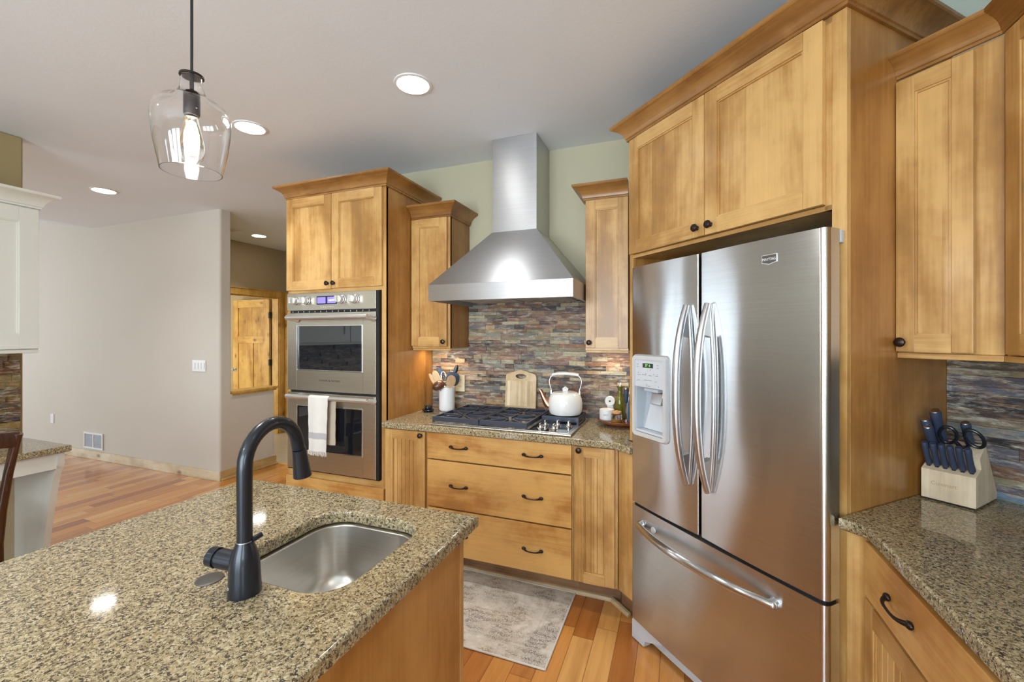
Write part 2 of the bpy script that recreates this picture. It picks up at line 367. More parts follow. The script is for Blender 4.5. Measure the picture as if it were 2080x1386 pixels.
# ---------------------------------------------------------------- mesh builder
class MB:
    def __init__(s):
        s.bm = bmesh.new(); s.col = None
    def _tag(s, faces, mi):
        for f in faces: f.material_index = mi
    def box(s, x0, x1, y0, y1, z0, z1, b=0.0, mi=0, seg=2, rot=None, piv=None, col=None):
        if x1 < x0: x0, x1 = x1, x0
        if y1 < y0: y0, y1 = y1, y0
        if z1 < z0: z0, z1 = z1, z0
        r = bmesh.ops.create_cube(s.bm, size=1.0)
        vs = r['verts']
        for v in vs:
            v.co = Vector(((x0 + x1) / 2 + v.co.x * (x1 - x0), (y0 + y1) / 2 + v.co.y * (y1 - y0), (z0 + z1) / 2 + v.co.z * (z1 - z0)))
        if rot is not None:
            p = Vector(piv) if piv is not None else Vector(((x0 + x1) / 2, (y0 + y1) / 2, (z0 + z1) / 2))
            bmesh.ops.rotate(s.bm, verts=vs, cent=p, matrix=rot)
        fs = list({f for v in vs for f in v.link_faces})
        s._tag(fs, mi)
        if col is not None:
            if s.col is None: s.col = s.bm.loops.layers.color.new('Col')
            for f in fs:
                for l in f.loops: l[s.col] = (*col, 1)
        if b > 0:
            b = min(b, 0.45 * min(x1 - x0, y1 - y0, z1 - z0))
            bmesh.ops.bevel(s.bm, geom=list({e for f in fs for e in f.edges}), offset=b, segments=seg, affect='EDGES', profile=0.5)
        return s
    def prism(s, poly, axis, a, b, mi=0):
        """poly = list of 2D points; axis = extrusion axis. x: (y,z)  y: (x,z)  z: (x,y)"""
        def P(p, t):
            return {'x': (t, p[0], p[1]), 'y': (p[0], t, p[1]), 'z': (p[0], p[1], t)}[axis]
        A = [s.bm.verts.new(P(p, a)) for p in poly]; B = [s.bm.verts.new(P(p, b)) for p in poly]
        fs = [s.bm.faces.new(A), s.bm.faces.new(list(reversed(B)))]
        n = len(poly)
        for i in range(n):
            fs.append(s.bm.faces.new((A[i], A[(i + 1) % n], B[(i + 1) % n], B[i])))
        s._tag(fs, mi)
        return s
    def loft(s, loops, mi=0, cap0=True, cap1=True, closed=True):
        L = [[s.bm.verts.new(p) for p in lp] for lp in loops]
        fs = []
        n = len(L[0])
        for a, b in zip(L[:-1], L[1:]):
            for i in range(n if closed else n - 1):
                j = (i + 1) % n
                fs.append(s.bm.faces.new((a[i], a[j], b[j], b[i])))
        if cap0: fs.append(s.bm.faces.new(list(reversed(L[0]))))
        if cap1: fs.append(s.bm.faces.new(L[-1]))
        s._tag(fs, mi)
        return s
    def lathe(s, prof, c=(0, 0, 0), seg=32, axis='z', mi=0, sx=1.0, sy=1.0):
        loops = []
        for r, z in prof:
            r = max(r, 1e-5)
            lp = []
            for k in range(seg):
                a = 2 * pi * k / seg
                p = (r * cos(a) * sx, r * sin(a) * sy, z)
                if axis == 'y': p = (p[0], -p[2], p[1])     # axis points to -y
                elif axis == 'x': p = (p[2], p[0], p[1])
                lp.append((p[0] + c[0], p[1] + c[1], p[2] + c[2]))
            loops.append(lp)
        ring = prof[0] == prof[-1]
        return s.loft(loops, mi, cap0=not ring, cap1=not ring)
    def tube(s, pts, r, seg=12, mi=0, ez=1.0, up=None):
        pts = [Vector(p) for p in pts]
        n = len(pts)
        rs = r if isinstance(r, (list, tuple)) else [r] * n
        loops = []
        prev = None
        for i, p in enumerate(pts):
            t = (pts[min(i + 1, n - 1)] - pts[max(i - 1, 0)]).normalized()
            if prev is None:
                u = Vector(up) if up is not None else (Vector((0, 0, 1)) if abs(t.z) < 0.9 else Vector((1, 0, 0)))
            else: u = prev
            u = (u - t * u.dot(t)).normalized(); prev = u
            v = t.cross(u)
            rr = rs[i]
            ra, rb = rr if isinstance(rr, tuple) else (rr, rr * ez)
            loops.append([tuple(p + u * ra * cos(2 * pi * k / seg) + v * rb * sin(2 * pi * k / seg)) for k in range(seg)])
        return s.loft(loops, mi)
    def ball(s, c, r, mi=0, sc=(1, 1, 1), seg=20, rot=None):
        res = bmesh.ops.create_uvsphere(s.bm, u_segments=seg, v_segments=max(8, seg // 2), radius=r)
        for v in res['verts']: v.co = Vector((v.co.x * sc[0], v.co.y * sc[1], v.co.z * sc[2]))
        if rot is not None: bmesh.ops.rotate(s.bm, verts=res['verts'], cent=(0, 0, 0), matrix=rot)
        for v in res['verts']: v.co += Vector(c)
        s._tag({f for v in res['verts'] for f in v.link_faces}, mi)
        return s
    def sweep(s, path, prof, segs=None, mi=0):
        """path: plan points; prof: (out, z). outward = right-hand side of travel."""
        n = len(path); P = [Vector(p) for p in path]
        def nrm(d): d = d.normalized(); return Vector((d.y, -d.x))
        mit = []
        for i in range(n):
            if i == 0: m = nrm(P[1] - P[0])
            elif i == n - 1: m = nrm(P[-1] - P[-2])
            else:
                a, b = nrm(P[i] - P[i - 1]), nrm(P[i + 1] - P[i])
                m = (a + b); m = m / (1 + a.dot(b))
            mit.append(m)
        for i in (segs if segs is not None else range(n - 1)):
            loops = []
            for k in (i, i + 1):
                loops.append([(P[k].x + mit[k].x * o, P[k].y + mit[k].y * o, z) for o, z in prof])
            s.loft(loops, mi)
        return s
    def slab(s, outer, holes, z0, z1, b=0.005, mi=0):
        """flat slab with eased edges and through holes"""
        def off(poly, d):
            n = len(poly); out = []
            for i in range(n):
                p0, p1, p2 = Vector(poly[i - 1]), Vector(poly[i]), Vector(poly[(i + 1) % n])
                a = (p1 - p0).normalized(); c = (p2 - p1).normalized()
                na, nc = Vector((-a.y, a.x)), Vector((-c.y, c.x))
                m = (na + nc) / (1 + na.dot(nc))
                out.append(p1 + m * d)
            return out
        def ccw(poly): return sum(poly[i - 1][0] * poly[i][1] - poly[i][0] * poly[i - 1][1] for i in range(len(poly))) > 0
        if not ccw(outer): outer = outer[::-1]
        hs = [h if not ccw(h) else h[::-1] for h in holes]
        rims = {}
        allp = [outer] + hs
        tops, bots, fs = [], [], []
        for poly in allp:
            steps = [(b, z1), (b * 0.3, z1 - b * 0.3), (0, z1 - b), (0, z0 + b), (b, z0)]
            rings = []
            for d, z in steps:
                rings.append([s.bm.verts.new((q[0], q[1], z)) for q in off(poly, d)])
            for A, B in zip(rings[:-1], rings[1:]):
                for i in range(len(A)):
                    j = (i + 1) % len(A)
                    fs.append(s.bm.faces.new((A[j], A[i], B[i], B[j])))
            tops.append(rings[0]); bots.append(rings[-1])
        for grp in (tops, bots):
            es = []
            for ring in grp:
                for i in range(len(ring)):
                    e = s.bm.edges.get((ring[i], ring[(i + 1) % len(ring)]))
                    es.append(e)
            r = bmesh.ops.triangle_fill(s.bm, use_beauty=True, use_dissolve=False, edges=es)
            fs += [g for g in r['geom'] if isinstance(g, bmesh.types.BMFace)]
        s._tag(fs, mi)
        return s
    def xf(s, mat):
        s.bm.transform(mat); return s
    def build(s, name, mats, parent=None, smooth=True, ang=32, loc=None, rot=None):
        bm = s.bm
        bmesh.ops.recalc_face_normals(bm, faces=bm.faces[:])
        uv = bm.loops.layers.uv.new('UVMap')
        for f in bm.faces:
            n = f.normal
            if abs(n.z) > 0.92: h, v = Vector((1, 0, 0)), Vector((0, 1, 0))
            else:
                h = Vector((-n.y, n.x, 0)).normalized(); v = n.cross(h)
            for l in f.loops: l[uv].uv = (l.vert.co.dot(h), l.vert.co.dot(v))
        me = bpy.data.meshes.new(name); bm.to_mesh(me); bm.free()
        for m in (mats if isinstance(mats, (list, tuple)) else [mats]): me.materials.append(M[m] if isinstance(m, str) else m)
        if smooth:
            me.shade_smooth()
            me.set_sharp_from_angle(angle=R(ang))
        o = bpy.data.objects.new(name, me); COL.objects.link(o)
        if smooth:
            wn = o.modifiers.new('weighted_normals', 'WEIGHTED_NORMAL'); wn.keep_sharp = True; wn.weight = 60
        if parent is not None: o.parent = parent
        if loc is not None: o.location = loc
        if rot is not None: o.rotation_euler = rot
        return o

def tag(o, label, cat, group=None, kind=None):
    if label: o['label'] = label
    if cat: o['category'] = cat
    if group: o['group'] = group
    if kind: o['kind'] = kind
    return o
def thing(name, label, cat, loc=(0, 0, 0), rz=0.0, group=None):
    o = bpy.data.objects.new(name, None); COL.objects.link(o)
    o.empty_display_size = 0.05
    o.location = loc; o.rotation_euler = (0, 0, rz)
    return tag(o, label, cat, group)
def struct(name, mb, mat, label, cat='wall', **k):
    return tag(mb.build(name, mat, None, **k), label, cat, kind='structure')
def text(name, body, size, mat, parent, loc, rot, ext=0.0006, sx=1.0, align='CENTER', sp=1.0):
    cu = bpy.data.curves.new(name, 'FONT'); cu.body = body; cu.size = size; cu.extrude = ext
    cu.align_x = align; cu.align_y = 'CENTER'; cu.space_character = sp
    tmp = bpy.data.objects.new(name + '_tmp', cu); COL.objects.link(tmp)
    dg = bpy.context.evaluated_depsgraph_get()
    me = bpy.data.meshes.new_from_object(tmp.evaluated_get(dg))
    bpy.data.objects.remove(tmp); bpy.data.curves.remove(cu)
    me.materials.clear(); me.materials.append(M[mat])
    o = bpy.data.objects.new(name, me); COL.objects.link(o)
    o.parent = parent; o.location = loc; o.rotation_euler = rot; o.scale = (sx, 1, 1)
    return o
FRONT = (R(90), 0, 0)     # text standing up and facing -y of its frame
DIAG = R(-45)
def UC(u, c, z=0):        # diagonal run: u along the face, c into it
    return ((u + c) * S2, (c - u) * S2, z)

# ---------------------------------------------------------------- the room
def wallbox(name, x0, x1, y0, y1, z0, z1, mat, label, b=0.0, cat='wall'):
    return struct(name, MB().box(x0, x1, y0, y1, z0, z1, b, seg=4), mat, label, cat)
struct('floor', MB().prism([(-10.1, -3.1), (1.3, -3.1), (1.3, 3.0), (0.2, 3.0), (-2.5, 3.0), (-2.5, 3.61), (-5.5, 3.61), (-5.5, 3.08), (-10.1, 3.08)], 'z', -0.05, 0.0), 'floor', 'amber and red-brown hardwood plank floor', 'floor')
struct('floor_hall', MB().box(-7.4, -2.5, 3.615, 4.95, -0.05, 0.0), 'tile', 'beige stone tile floor of the hallway', 'floor')
struct('trim_1', MB().box(-5.5, -2.5, 3.60, 3.63, -0.02, 0.006, 0.002), 'pineh', 'narrow wooden threshold between planks and tile', 'trim')
struct('ceiling', MB().box(-6.44, 1.3, -3.15, 5.0, CEIL, CEIL + 0.08).box(-7.5, -6.44, 3.083, 5.0, CEIL, CEIL + 0.08), 'ceil', 'smooth light grey textured ceiling', 'ceiling')
struct('ceiling_vaulted', MB().prism([(-6.44, CEIL - 0.0), (-6.44, CEIL + 0.08), (-10.1, CEIL + 0.64), (-10.1, CEIL + 0.55)], 'y', -3.15, 3.083), 'ceil', 'sloping ceiling of the living area', 'ceiling')
wallbox('wall_back', -2.60, 0.03, 2.84, 2.96, 0, CEIL, 'sage', 'sage beige wall behind the range hood')
# diagonal wall behind the refrigerator
db = MB().box(-2.02, -0.36, 2.073, 2.17, 0, CEIL)
o = struct('wall_corner', db, 'green', 'pale green diagonal wall above the corner cabinets'); o.rotation_euler = (0, 0, DIAG)
def rectwall(name, axis, pos, thick, a0, a1, holes, mat, label):
    """wall with rectangular window holes. axis 'x': plane x=pos spanning y ; 'y': plane y=pos spanning x"""
    mb = MB()
    cuts = sorted({a0, a1} | {h[0] for h in holes} | {h[1] for h in holes})
    for p, q in zip(cuts[:-1], cuts[1:]):
        spans = [(0, CEIL)]
        for h in holes:
            if h[0] <= p and h[1] >= q: spans = [(0, h[2]), (h[3], CEIL)]
        for z0, z1 in spans:
            if z1 - z0 < 1e-4: continue
            if axis == 'x': mb.box(min(pos, pos + thick), max(pos, pos + thick), p, q, z0, z1)
            else: mb.box(p, q, min(pos, pos + thick), max(pos, pos + thick), z0, z1)
    return struct(name, mb, mat, label)
rectwall('wall_right', 'x', 1.16, 0.12, -3.1, 1.86, [(-2.6, -1.2, 1.05, 2.15)], 'sage', 'sage wall on the right behind the corner counter')
rectwall('wall_front', 'y', -3.0, -0.12, -10.1, 1.28, [(-2.0, 0.5, 0.5, 2.4), (-3.225, -2.775, 0.25, 2.35), (-8.7, -5.7, 0.4, 2.45)], 'greige', 'beige wall with windows opposite the range')
rectwall('wall_left', 'x', -10.0, -0.12, -3.1, 2.97, [(-1.3, 2.2, 0.4, 2.5)], 'greige', 'far beige wall of the living area')
wallbox('wall_pantry', -4.02, -3.90, -3.0, 1.45, 0, CEIL, 'olive', 'olive tan wall behind the cream cabinet', 0.012)
wallbox('wall_living', -10.1, -4.255, 2.966, 3.083, 0, CEIL + 0.6, 'greige', 'pale beige wall with light switches and rounded corner', 0.02)
wallbox('wall_half', -4.372, -4.255, 3.05, 3.585, 0, 0.852, 'greige', 'low beige half wall ending the living wall', 0.015)
struct('trim_2', MB().box(-4.40, -4.225, 3.088, 3.615, 0.852, 0.880, 0.008).box(-4.385, -4.24, 3.088, 3.60, 0.835, 0.852, 0.004), 'pine', 'honey pine sill capping the half wall', 'trim')
# hall
def doorwall(name):
    mb = MB()
    mb.box(-5.61, -5.50, 3.083, 3.90, 0, CEIL).box(-5.61, -5.50, 4.70, 4.81, 0, CEIL).box(-5.61, -5.50, 3.90, 4.70, 2.0, CEIL)
    return struct(name, mb, 'tan', 'tan hallway wall above the pine door casing')
doorwall('wall_hall_left')
wallbox('wall_hall_back', -7.4, -2.48, 4.81, 4.93, 0, CEIL, 'tan', 'tan hallway end wall beside the oven tower')
wallbox('wall_hall_right', -2.60, -2.48, 2.96, 4.81, 0, CEIL, 'tan', 'hallway side wall hidden behind the oven tower')
wallbox('wall_bathroom', -7.4, -7.28, 3.083, 4.81, 0, CEIL, 'offw', 'off-white wall of the small room behind the pine door')
# casings
def casing(name, mb, label): struct(name, mb, 'pine', label, 'trim')
casing('trim_3', MB().box(-5.50, -5.475, 3.80, 4.79, 2.0, 2.092, 0.006).box(-5.50, -5.468, 3.79, 4.80, 2.085, 2.098, 0.003).box(-5.5, -5.478, 4.70, 4.79, 0, 2.0, 0.006).box(-5.612, -5.49, 4.688, 4.702, 0, 2.0, 0.002).box(-5.612, -5.49, 3.898, 3.912, 0, 2.0, 0.002).box(-5.612, -5.49, 3.912, 4.688, 1.988, 2.002, 0.002).box(-5.5, -5.478, 3.81, 3.90, 0, 2.0, 0.006), 'knotty pine casing around the open bathroom door')
casing('trim_4', MB().box(-5.475, -5.385, 4.785, 4.81, 0, 2.092, 0.006).box(-5.385, -4.60, 4.785, 4.81, 2.0, 2.092, 0.006), 'pine door casing in the hallway corner beside the oven')
t = thing('door_2', 'closed knotty pine door mostly hidden behind the oven tower', 'door', (-4.98, 4.78, 0)); tag(t, None, None, kind='structure')
MB().box(-0.39, 0.38, 0.0, 0.028, 0.01, 1.99, 0.004).build('door_slab', 'pine', t)
# open pine door
t = thing('door_1', 'open knotty pine three-panel door seen over the half wall', 'door', (-5.62, 4.66, 0)); tag(t, None, None, kind='structure')
mb = MB(); x0, x1 = -0.78, -0.02
mb.box(x0, x0 + 0.11, 0, 0.035, 0.01, 1.99, 0.003).box(x1 - 0.11, x1, 0, 0.035, 0.01, 1.99, 0.003)
for z0, z1 in ((0.01, 0.22), (1.33, 1.44), (1.87, 1.99)): mb.box(x0 + 0.11, x1 - 0.11, 0, 0.035, z0, z1, 0.003, mi=1)
mb.box(-0.45, -0.35, 0, 0.035, 0.22, 1.33, 0.003)
mb.box(x0 + 0.1, x1 - 0.1, 0.012, 0.024, 0.2, 1.9)
mb.build('door_slab', ['pine', 'pineh'], t)
h = MB().lathe([(0.0, 0.06), (0.022, 0.058), (0.027, 0.045), (0.02, 0.03), (0.01, 0.025), (0.01, 0.008), (0.028, 0.006), (0.028, 0)], (x0 + 0.06, 0, 0.93), 20, 'y').build('door_knob', 'chrome', t)
for z in (1.75, 1.05, 0.3): MB().box(-0.022, 0.0, -0.012, 0.04, z - 0.045, z + 0.045, 0.003).build('hinge', 'black', t)

# baseboards
struct('baseboard_back', MB().box(-9.98, -4.240, 2.949, 2.965, 0, 0.096, 0.003), 'basep', 'pale knotty pine baseboard below the light switches', 'baseboard')
struct('baseboard_hall', MB().box(-4.254, -4.239, 2.966, 3.60, 0, 0.096, 0.003).box(-4.239, -4.222, 2.966, 3.60, 0, 0.022, 0.006), 'basepy', 'golden pine baseboard along the half wall', 'baseboard')
struct('baseboard_left', MB().box(-9.999, -9.985, -3.0, 2.948, 0, 0.096, 0.003), 'basepy', 'pine baseboard of the far living wall', 'baseboard')
struct('baseboard_hall_back', MB().box(-5.38, -2.62, 4.79, 4.809, 0, 0.096, 0.003), 'pineh', 'pine baseboard at the hallway end', 'baseboard')
# windows behind the camera (they are what the steel reflects)
def window(n, loc, rz, wd, z0, z1, nm=2):
    o = thing('window_%d' % n, 'white framed window letting in daylight', 'window', loc, rz); o['kind'] = 'structure'
    mb = MB()
    mb.box(-wd / 2, wd / 2, 0, 0.05, z0, z0 + 0.05).box(-wd / 2, wd / 2, 0, 0.05, z1 - 0.05, z1).box(-wd / 2, -wd / 2 + 0.05, 0, 0.05, z0, z1).box(wd / 2 - 0.05, wd / 2, 0, 0.05, z0, z1)
    for i in range(1, nm): mb.box(-wd / 2 + wd * i / nm - 0.07, -wd / 2 + wd * i / nm + 0.07, 0, 0.05, z0, z1)
    mb.build('window_frame', 'frame', o)
window(1, (-0.75, -2.99, 0), R(180), 2.5, 0.5, 2.4, 3)
window(2, (-3.0, -2.99, 0), R(180), 0.45, 0.25, 2.35, 1)
window(3, (-7.2, -2.99, 0), R(180), 3.0, 0.4, 2.45, 3)
window(5, (-9.99, 0.45, 0), R(90), 3.5, 0.4, 2.5, 4)
window(4, (1.15, -1.9, 0), R(-90), 1.4, 1.05, 2.15, 2)

# ---------------------------------------------------------------- small wall fittings
t = thing('light_switch', 'white four-rocker light switch plate on the pale beige wall', 'light switch', (-4.562, 2.965, 1.141))
MB().box(-0.10, 0.10, -0.006, 0, -0.057, 0.057, 0.003).build('plate', 'plate', t)
for k in range(4): MB().box(-0.083 + k * 0.0455, -0.050 + k * 0.0455, -0.012, -0.006, -0.033, 0.033, 0.002).build('rocker', 'plate', t)
t = thing('return_vent', 'white metal air return grille low on the beige wall', 'vent', (-6.398, 2.965, 0.213))
mb = MB().box(-0.19, 0.19, -0.012, 0, -0.095, -0.075, 0.002).box(-0.19, 0.19, -0.012, 0, 0.075, 0.095, 0.002).box(-0.19, -0.17, -0.012, 0, -0.075, 0.075, 0.002).box(0.17, 0.19, -0.012, 0, -0.075, 0.075, 0.002).box(-0.01, 0.01, -0.012, 0, -0.075, 0.075, 0.002)
mb.build('frame', 'plate', t)
mb = MB()
for k in range(15): mb.box(-0.17, 0.17, -0.009, -0.002, -0.070 + k * 0.01, -0.066 + k * 0.01, rot=Matrix.Rotation(R(30), 3, 'X'))
mb.build('louvers', 'greypl', t)
MB().box(-0.17, 0.17, -0.001, 0.0, -0.075, 0.075).build('backing', 'greypl', t)
t = thing('wall_outlet', 'small white outlet plate on the far wall beyond the desk', 'outlet', (-7.282, 2.965, 0.416))
MB().box(-0.036, 0.036, -0.006, 0, -0.058, 0.058, 0.003).build('plate', 'plate', t)
t = thing('wall_outlet', 'almond outlet plate on the stone backsplash behind the utensil crock', 'outlet', (-1.483, 2.812, 1.103))
MB().box(-0.038, 0.038, -0.010, 0, -0.060, 0.060, 0.003).build('plate', 'almond', t)
for z in (-0.022, 0.022):
    so = MB().box(-0.014, 0.014, -0.0112, -0.010, z - 0.013, z + 0.013, 0.0005).build('socket', 'almond', t)
    for x in (-0.006, 0.006): MB().box(x - 0.0015, x + 0.0015, -0.0118, -0.0112, z - 0.004, z + 0.006).build('slot', 'slot', so)

t = thing('ceiling_vent', 'slim white register in the hallway ceiling behind the wall corner', 'vent', (-5.02, 3.62, CEIL))
mb = MB().box(-0.15, 0.15, -0.05, 0.05, -0.006, 0.0, 0.002)
for k in range(5): mb.box(-0.13, 0.13, -0.036 + k * 0.016, -0.028 + k * 0.016, -0.009, -0.006)
mb.build('grille', 'trimw', t)
# recessed lights
CANS = [(-1.238, 1.84, 'recessed ceiling light nearest above the range hood', 1), (-2.419, 1.87, 'recessed ceiling light beside the glass pendant', 1), (-4.661, 2.228, 'recessed ceiling light before the living area wall', 1), (-4.949, 3.946, 'recessed ceiling light in the hallway', 1)]
def can(x, y, label, pw=18.0):
    t = thing('recessed_light', label, 'ceiling light', (x, y, CEIL), group='recessed ceiling lights')
    MB().lathe([(0.094, 0.0), (0.093, -0.005), (0.080, -0.007), (0.078, -0.004), (0.078, -0.001), (0.094, 0.0)], seg=40).build('trim_ring', 'trimw', t)
    MB().lathe([(0.0, -0.003), (0.077, -0.003), (0.077, -0.0045), (0.0, -0.0045)], seg=40).build('lens', 'lens', t)
    l = bpy.data.lights.new('recessed_lamp', 'SPOT'); l.energy = pw * 1.9; l.spot_size = R(100); l.spot_blend = 1.0; l.shadow_soft_size = 0.06; l.color = (0.96, 0.97, 1.0)
    lo = bpy.data.objects.new('recessed_lamp', l); COL.objects.link(lo); lo.location = (0, 0, -0.03); lo.parent = t
for x, y, lb, f in CANS: can(x, y, lb, 34.0 if y > 3 else 18.0)
can(0.35, 0.2, 'recessed ceiling light above the right counter outside the frame', 8)
can(-3.35, 3.45, 'added unseen ceiling light in the passage, brightening the half wall', 26)  # unseen lamp added to lift the dark half wall
can(-2.4, -0.6, 'recessed ceiling light behind the island outside the frame', 14)

# ---------------------------------------------------------------- pendant
px, py = -1.21, 0.767
t = thing('pendant_light', 'clear glass bottle-shaped pendant with lit filament bulb hanging over the island', 'pendant light', (px, py, 1.89))
prof = [(.083, 0), (.090, .03), (.099, .07), (.105, .11), (.1075, .14), (.106, .160), (.098, .178), (.080, .190), (.058, .199), (.043, .210), (.034, .225), (.030, .242), (.029, .262)]
inn = [(r - 0.0022, z) for r, z in prof]
prof = [(r * 0.83, z * 0.965) for r, z in prof]; inn = [(r - 0.002, z) for r, z in prof]
MB().lathe(prof + [(inn[-1][0], prof[-1][1])] + inn[::-1] + [prof[0]], seg=64).build('glass_shade', 'glass', t, ang=60)
# open rings: the lathe above closes its own caps with tiny discs at the joins
MB().lathe([(0, .266), (.006, .266), (.008, .261), (.028, .258), (.028, .2535), (0, .2535)], seg=32).build('cap', 'bronze', t)
MB().lathe([(0, .824), (.0035, .824), (.0035, .266), (0, .266)], seg=12).build('cord', 'black', t)
MB().lathe([(0, .2535), (.005, .2535), (.005, .215), (.017, .212), (.019, .205), (.019, .155), (.017, .150), (0, .150)], seg=24).build('socket', 'bronze', t)
MB().lathe([(0, .150), (.013, .150), (.015, .140), (.022, .112), (.028, .075), (.029, .055), (.024, .036), (.013, .026), (.0, .024)], seg=32).build('bulb', 'glass', t, ang=60)
MB().lathe([(0, .135), (.006, .13), (.011, .10), (.012, .075), (.009, .050), (0, .045)], seg=16).build('filament', 'filament', t)
MB().lathe([(0, .825), (.06, .825), (.058, .812), (.01, .80), (0, .80)], seg=32).build('canopy', 'bronze', t)
l = bpy.data.lights.new('pendant_lamp', 'POINT'); l.energy = 13; l.shadow_soft_size = 0.03; l.color = (1, 0.95, 0.88)
lo = bpy.data.objects.new('pendant_lamp', l); COL.objects.link(lo); lo.location = (0, 0, -0.01); lo.parent = t

def copy_tree(o, parent=None):
    c = o.copy(); COL.objects.link(c); c.parent = parent
    for ch in list(o.children): copy_tree(ch, c)
    return c
c = copy_tree(t); c.location = (-1.21, -0.45, 1.89); c['label'] = 'added second glass pendant over the near island end, outside the frame, lighting the ceiling'  # unseen copy of the pendant, added to even out the ceiling brightness

# ---------------------------------------------------------------- cabinet parts
CROWN = [(0.0, 0.0), (0.010, 0.0), (0.010, 0.010), (0.015, 0.013), (0.017, 0.022), (0.021, 0.033), (0.030, 0.046), (0.042, 0.056), (0.053, 0.062), (0.057, 0.066), (0.066, 0.069), (0.070, 0.074), (0.070, 0.085), (0.0, 0.085)]
def crownp(z, f=1.0): return [(o * f, z + h * f) for o, h in CROWN]
def shaker(x0, x1, z0, z1, yf, style='flat', st=0.055, t=0.020, rail=None, glaze=None):
    rail = rail or st
    mb = MB()
    b = 0.0025
    mb.box(x0, x0 + st, yf, yf + t, z0, z1, b).box(x1 - st, x1, yf, yf + t, z0, z1, b)
    mb.box(x0 + st, x1 - st, yf, yf + t, z0, z0 + rail, 0.0, mi=1).box(x0 + st, x1 - st, yf, yf + t, z1 - rail, z1, 0.0, mi=1)
    # moulded inner edge
    i = 0.006
    xa, xb, za, zb = x0 + st, x1 - st, z0 + rail, z1 - rail
    mb.box(xa, xa + i, yf + 0.004, yf + t, za, zb).box(xb - i, xb, yf + 0.004, yf + t, za, zb)
    mb.box(xa + i, xb - i, yf + 0.004, yf + t, za, za + i, mi=1).box(xa + i, xb - i, yf + 0.004, yf + t, zb - i, zb, mi=1)
    if style == 'flat':
        mb.box(xa + i, xb - i, yf + 0.010, yf + t, za + i, zb - i, mi=2)
    else:
        n = max(3, round((xb - xa) / 0.033)); w_ = (xb - xa - 2 * i) / n
        for k in range(n):
            mb.box(xa + i + k * w_ + 0.0014, xa + i + (k + 1) * w_ - 0.0014, yf + 0.008, yf + t, za + i, zb - i, 0.0015, mi=2, seg=1)
        mb.box(xa + i, xb - i, yf + 0.013, yf + t, za + i, zb - i, mi=2)
    return mb
WOODS = ['wv', 'wh', 'wp']
KNOB = [(0.0, 0.026), (0.008, 0.0255), (0.0135, 0.023), (0.0155, 0.019), (0.0145, 0.015), (0.010, 0.012), (0.0065, 0.010), (0.0065, 0.004), (0.009, 0.001), (0.009, 0.0)]
def knob(x, z, yf, parent, f=1.0, name='knob'):
    return MB().lathe([(r * f, h * f) for r, h in KNOB], (x, yf, z), 24, 'y').build(name, 'bronze', parent)
def pull(x, z, yf, parent, L=0.096):
    mb = MB(); h = L / 2
    pts = []; rs = []
    for k in range(17):
        s_ = -1 + 2 * k / 16
        pts.append((x + s_ * h * 1.0, yf - 0.008 - 0.018 * (1 - s_ ** 4), z - 0.004 * (1 - s_ * s_)))
        rs.append(0.0035 + 0.0035 * abs(s_) ** 3)
    mb.tube(pts, rs, 10)
    for s_ in (-1, 1):
        mb.ball((x + s_ * (h + 0.002), yf - 0.006, z), 0.010, sc=(1.25, 0.8, 0.95), seg=14)
        mb.lathe([(0.006, 0.008), (0.006, 0.0)], (x + s_ * h, yf, z), 10, 'y')
    return mb.build('handle', 'bronze', parent)
def door(parent, x0, x1, z0, z1, yf, kx=None, kz=None, style='flat', mats=WOODS, st=0.055, rail=None, kf=1.0, label=None):
    d = shaker(x0, x1, z0, z1, yf, style, st, rail=rail).build('door', mats, parent)
    if kx is not None: knob(kx, kz, yf, d, kf)
    if label: d['label'] = label
    return d

# ---------------------------------------------------------------- oven tower
FY = 2.265
t = thing('oven_cabinet', 'tall honey maple cabinet tower around the double wall oven', 'cabinet', (0, 0, 0))
xl, xr = -2.553, -1.724
mb = MB()
mb.box(xl, xl + 0.018, FY, 2.838, 0.0, 2.401, 0.002, mi=1).box(xr - 0.020, xr, FY + 0.001, 2.838, 0.0, 2.401, 0.002, mi=1)
mb.box(xl + 0.018, xr - 0.02, FY + 0.02, 2.838, 1.75, 2.40, mi=0).box(xl + 0.018, xr - 0.02, FY + 0.02, 2.838, 0.10, 0.522, mi=0).box(xl + 0.018, xr - 0.02, 2.80, 2.838, 0.522, 1.75, mi=0)
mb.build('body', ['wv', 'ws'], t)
mb = MB()
mb.box(xl, xl + 0.020, FY - 0.001, FY + 0.02, 0.10, 2.401, 0.001).box(xr - 0.034, xr, FY - 0.001, FY + 0.02, 0.0, 2.401, 0.001)
mb.box(xl + 0.02, xr - 0.034, FY, FY + 0.02, 1.744, 1.775, mi=1).box(xl + 0.02, xr - 0.034, FY, FY + 0.02, 2.385, 2.401, mi=1).box(xl + 0.02, xr - 0.034, FY, FY + 0.02, 0.48, 0.528, mi=1)
mb.build('face_frame', ['wv', 'wh'], t)
door(t, -2.550, -2.154, 1.764, 2.397, FY - 0.021, -2.178, 1.800, st=0.058)
door(t, -2.149, -1.745, 1.768, 2.397, FY - 0.021, -2.125, 1.800, st=0.058)
dr = MB().box(-2.553, -1.728, FY - 0.022, FY - 0.001, 0.115, 0.482, 0.003).build('drawer', 'wd', t)
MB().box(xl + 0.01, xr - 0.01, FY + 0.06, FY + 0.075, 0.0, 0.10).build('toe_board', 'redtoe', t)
MB().sweep([(xl, 2.835), (xl, FY - 0.004), (xr, FY - 0.004), (xr, 2.835)], crownp(2.401)).box(xl, xr, FY, 2.83, 2.401, 2.42).build('crown_moulding', 'wc', t)

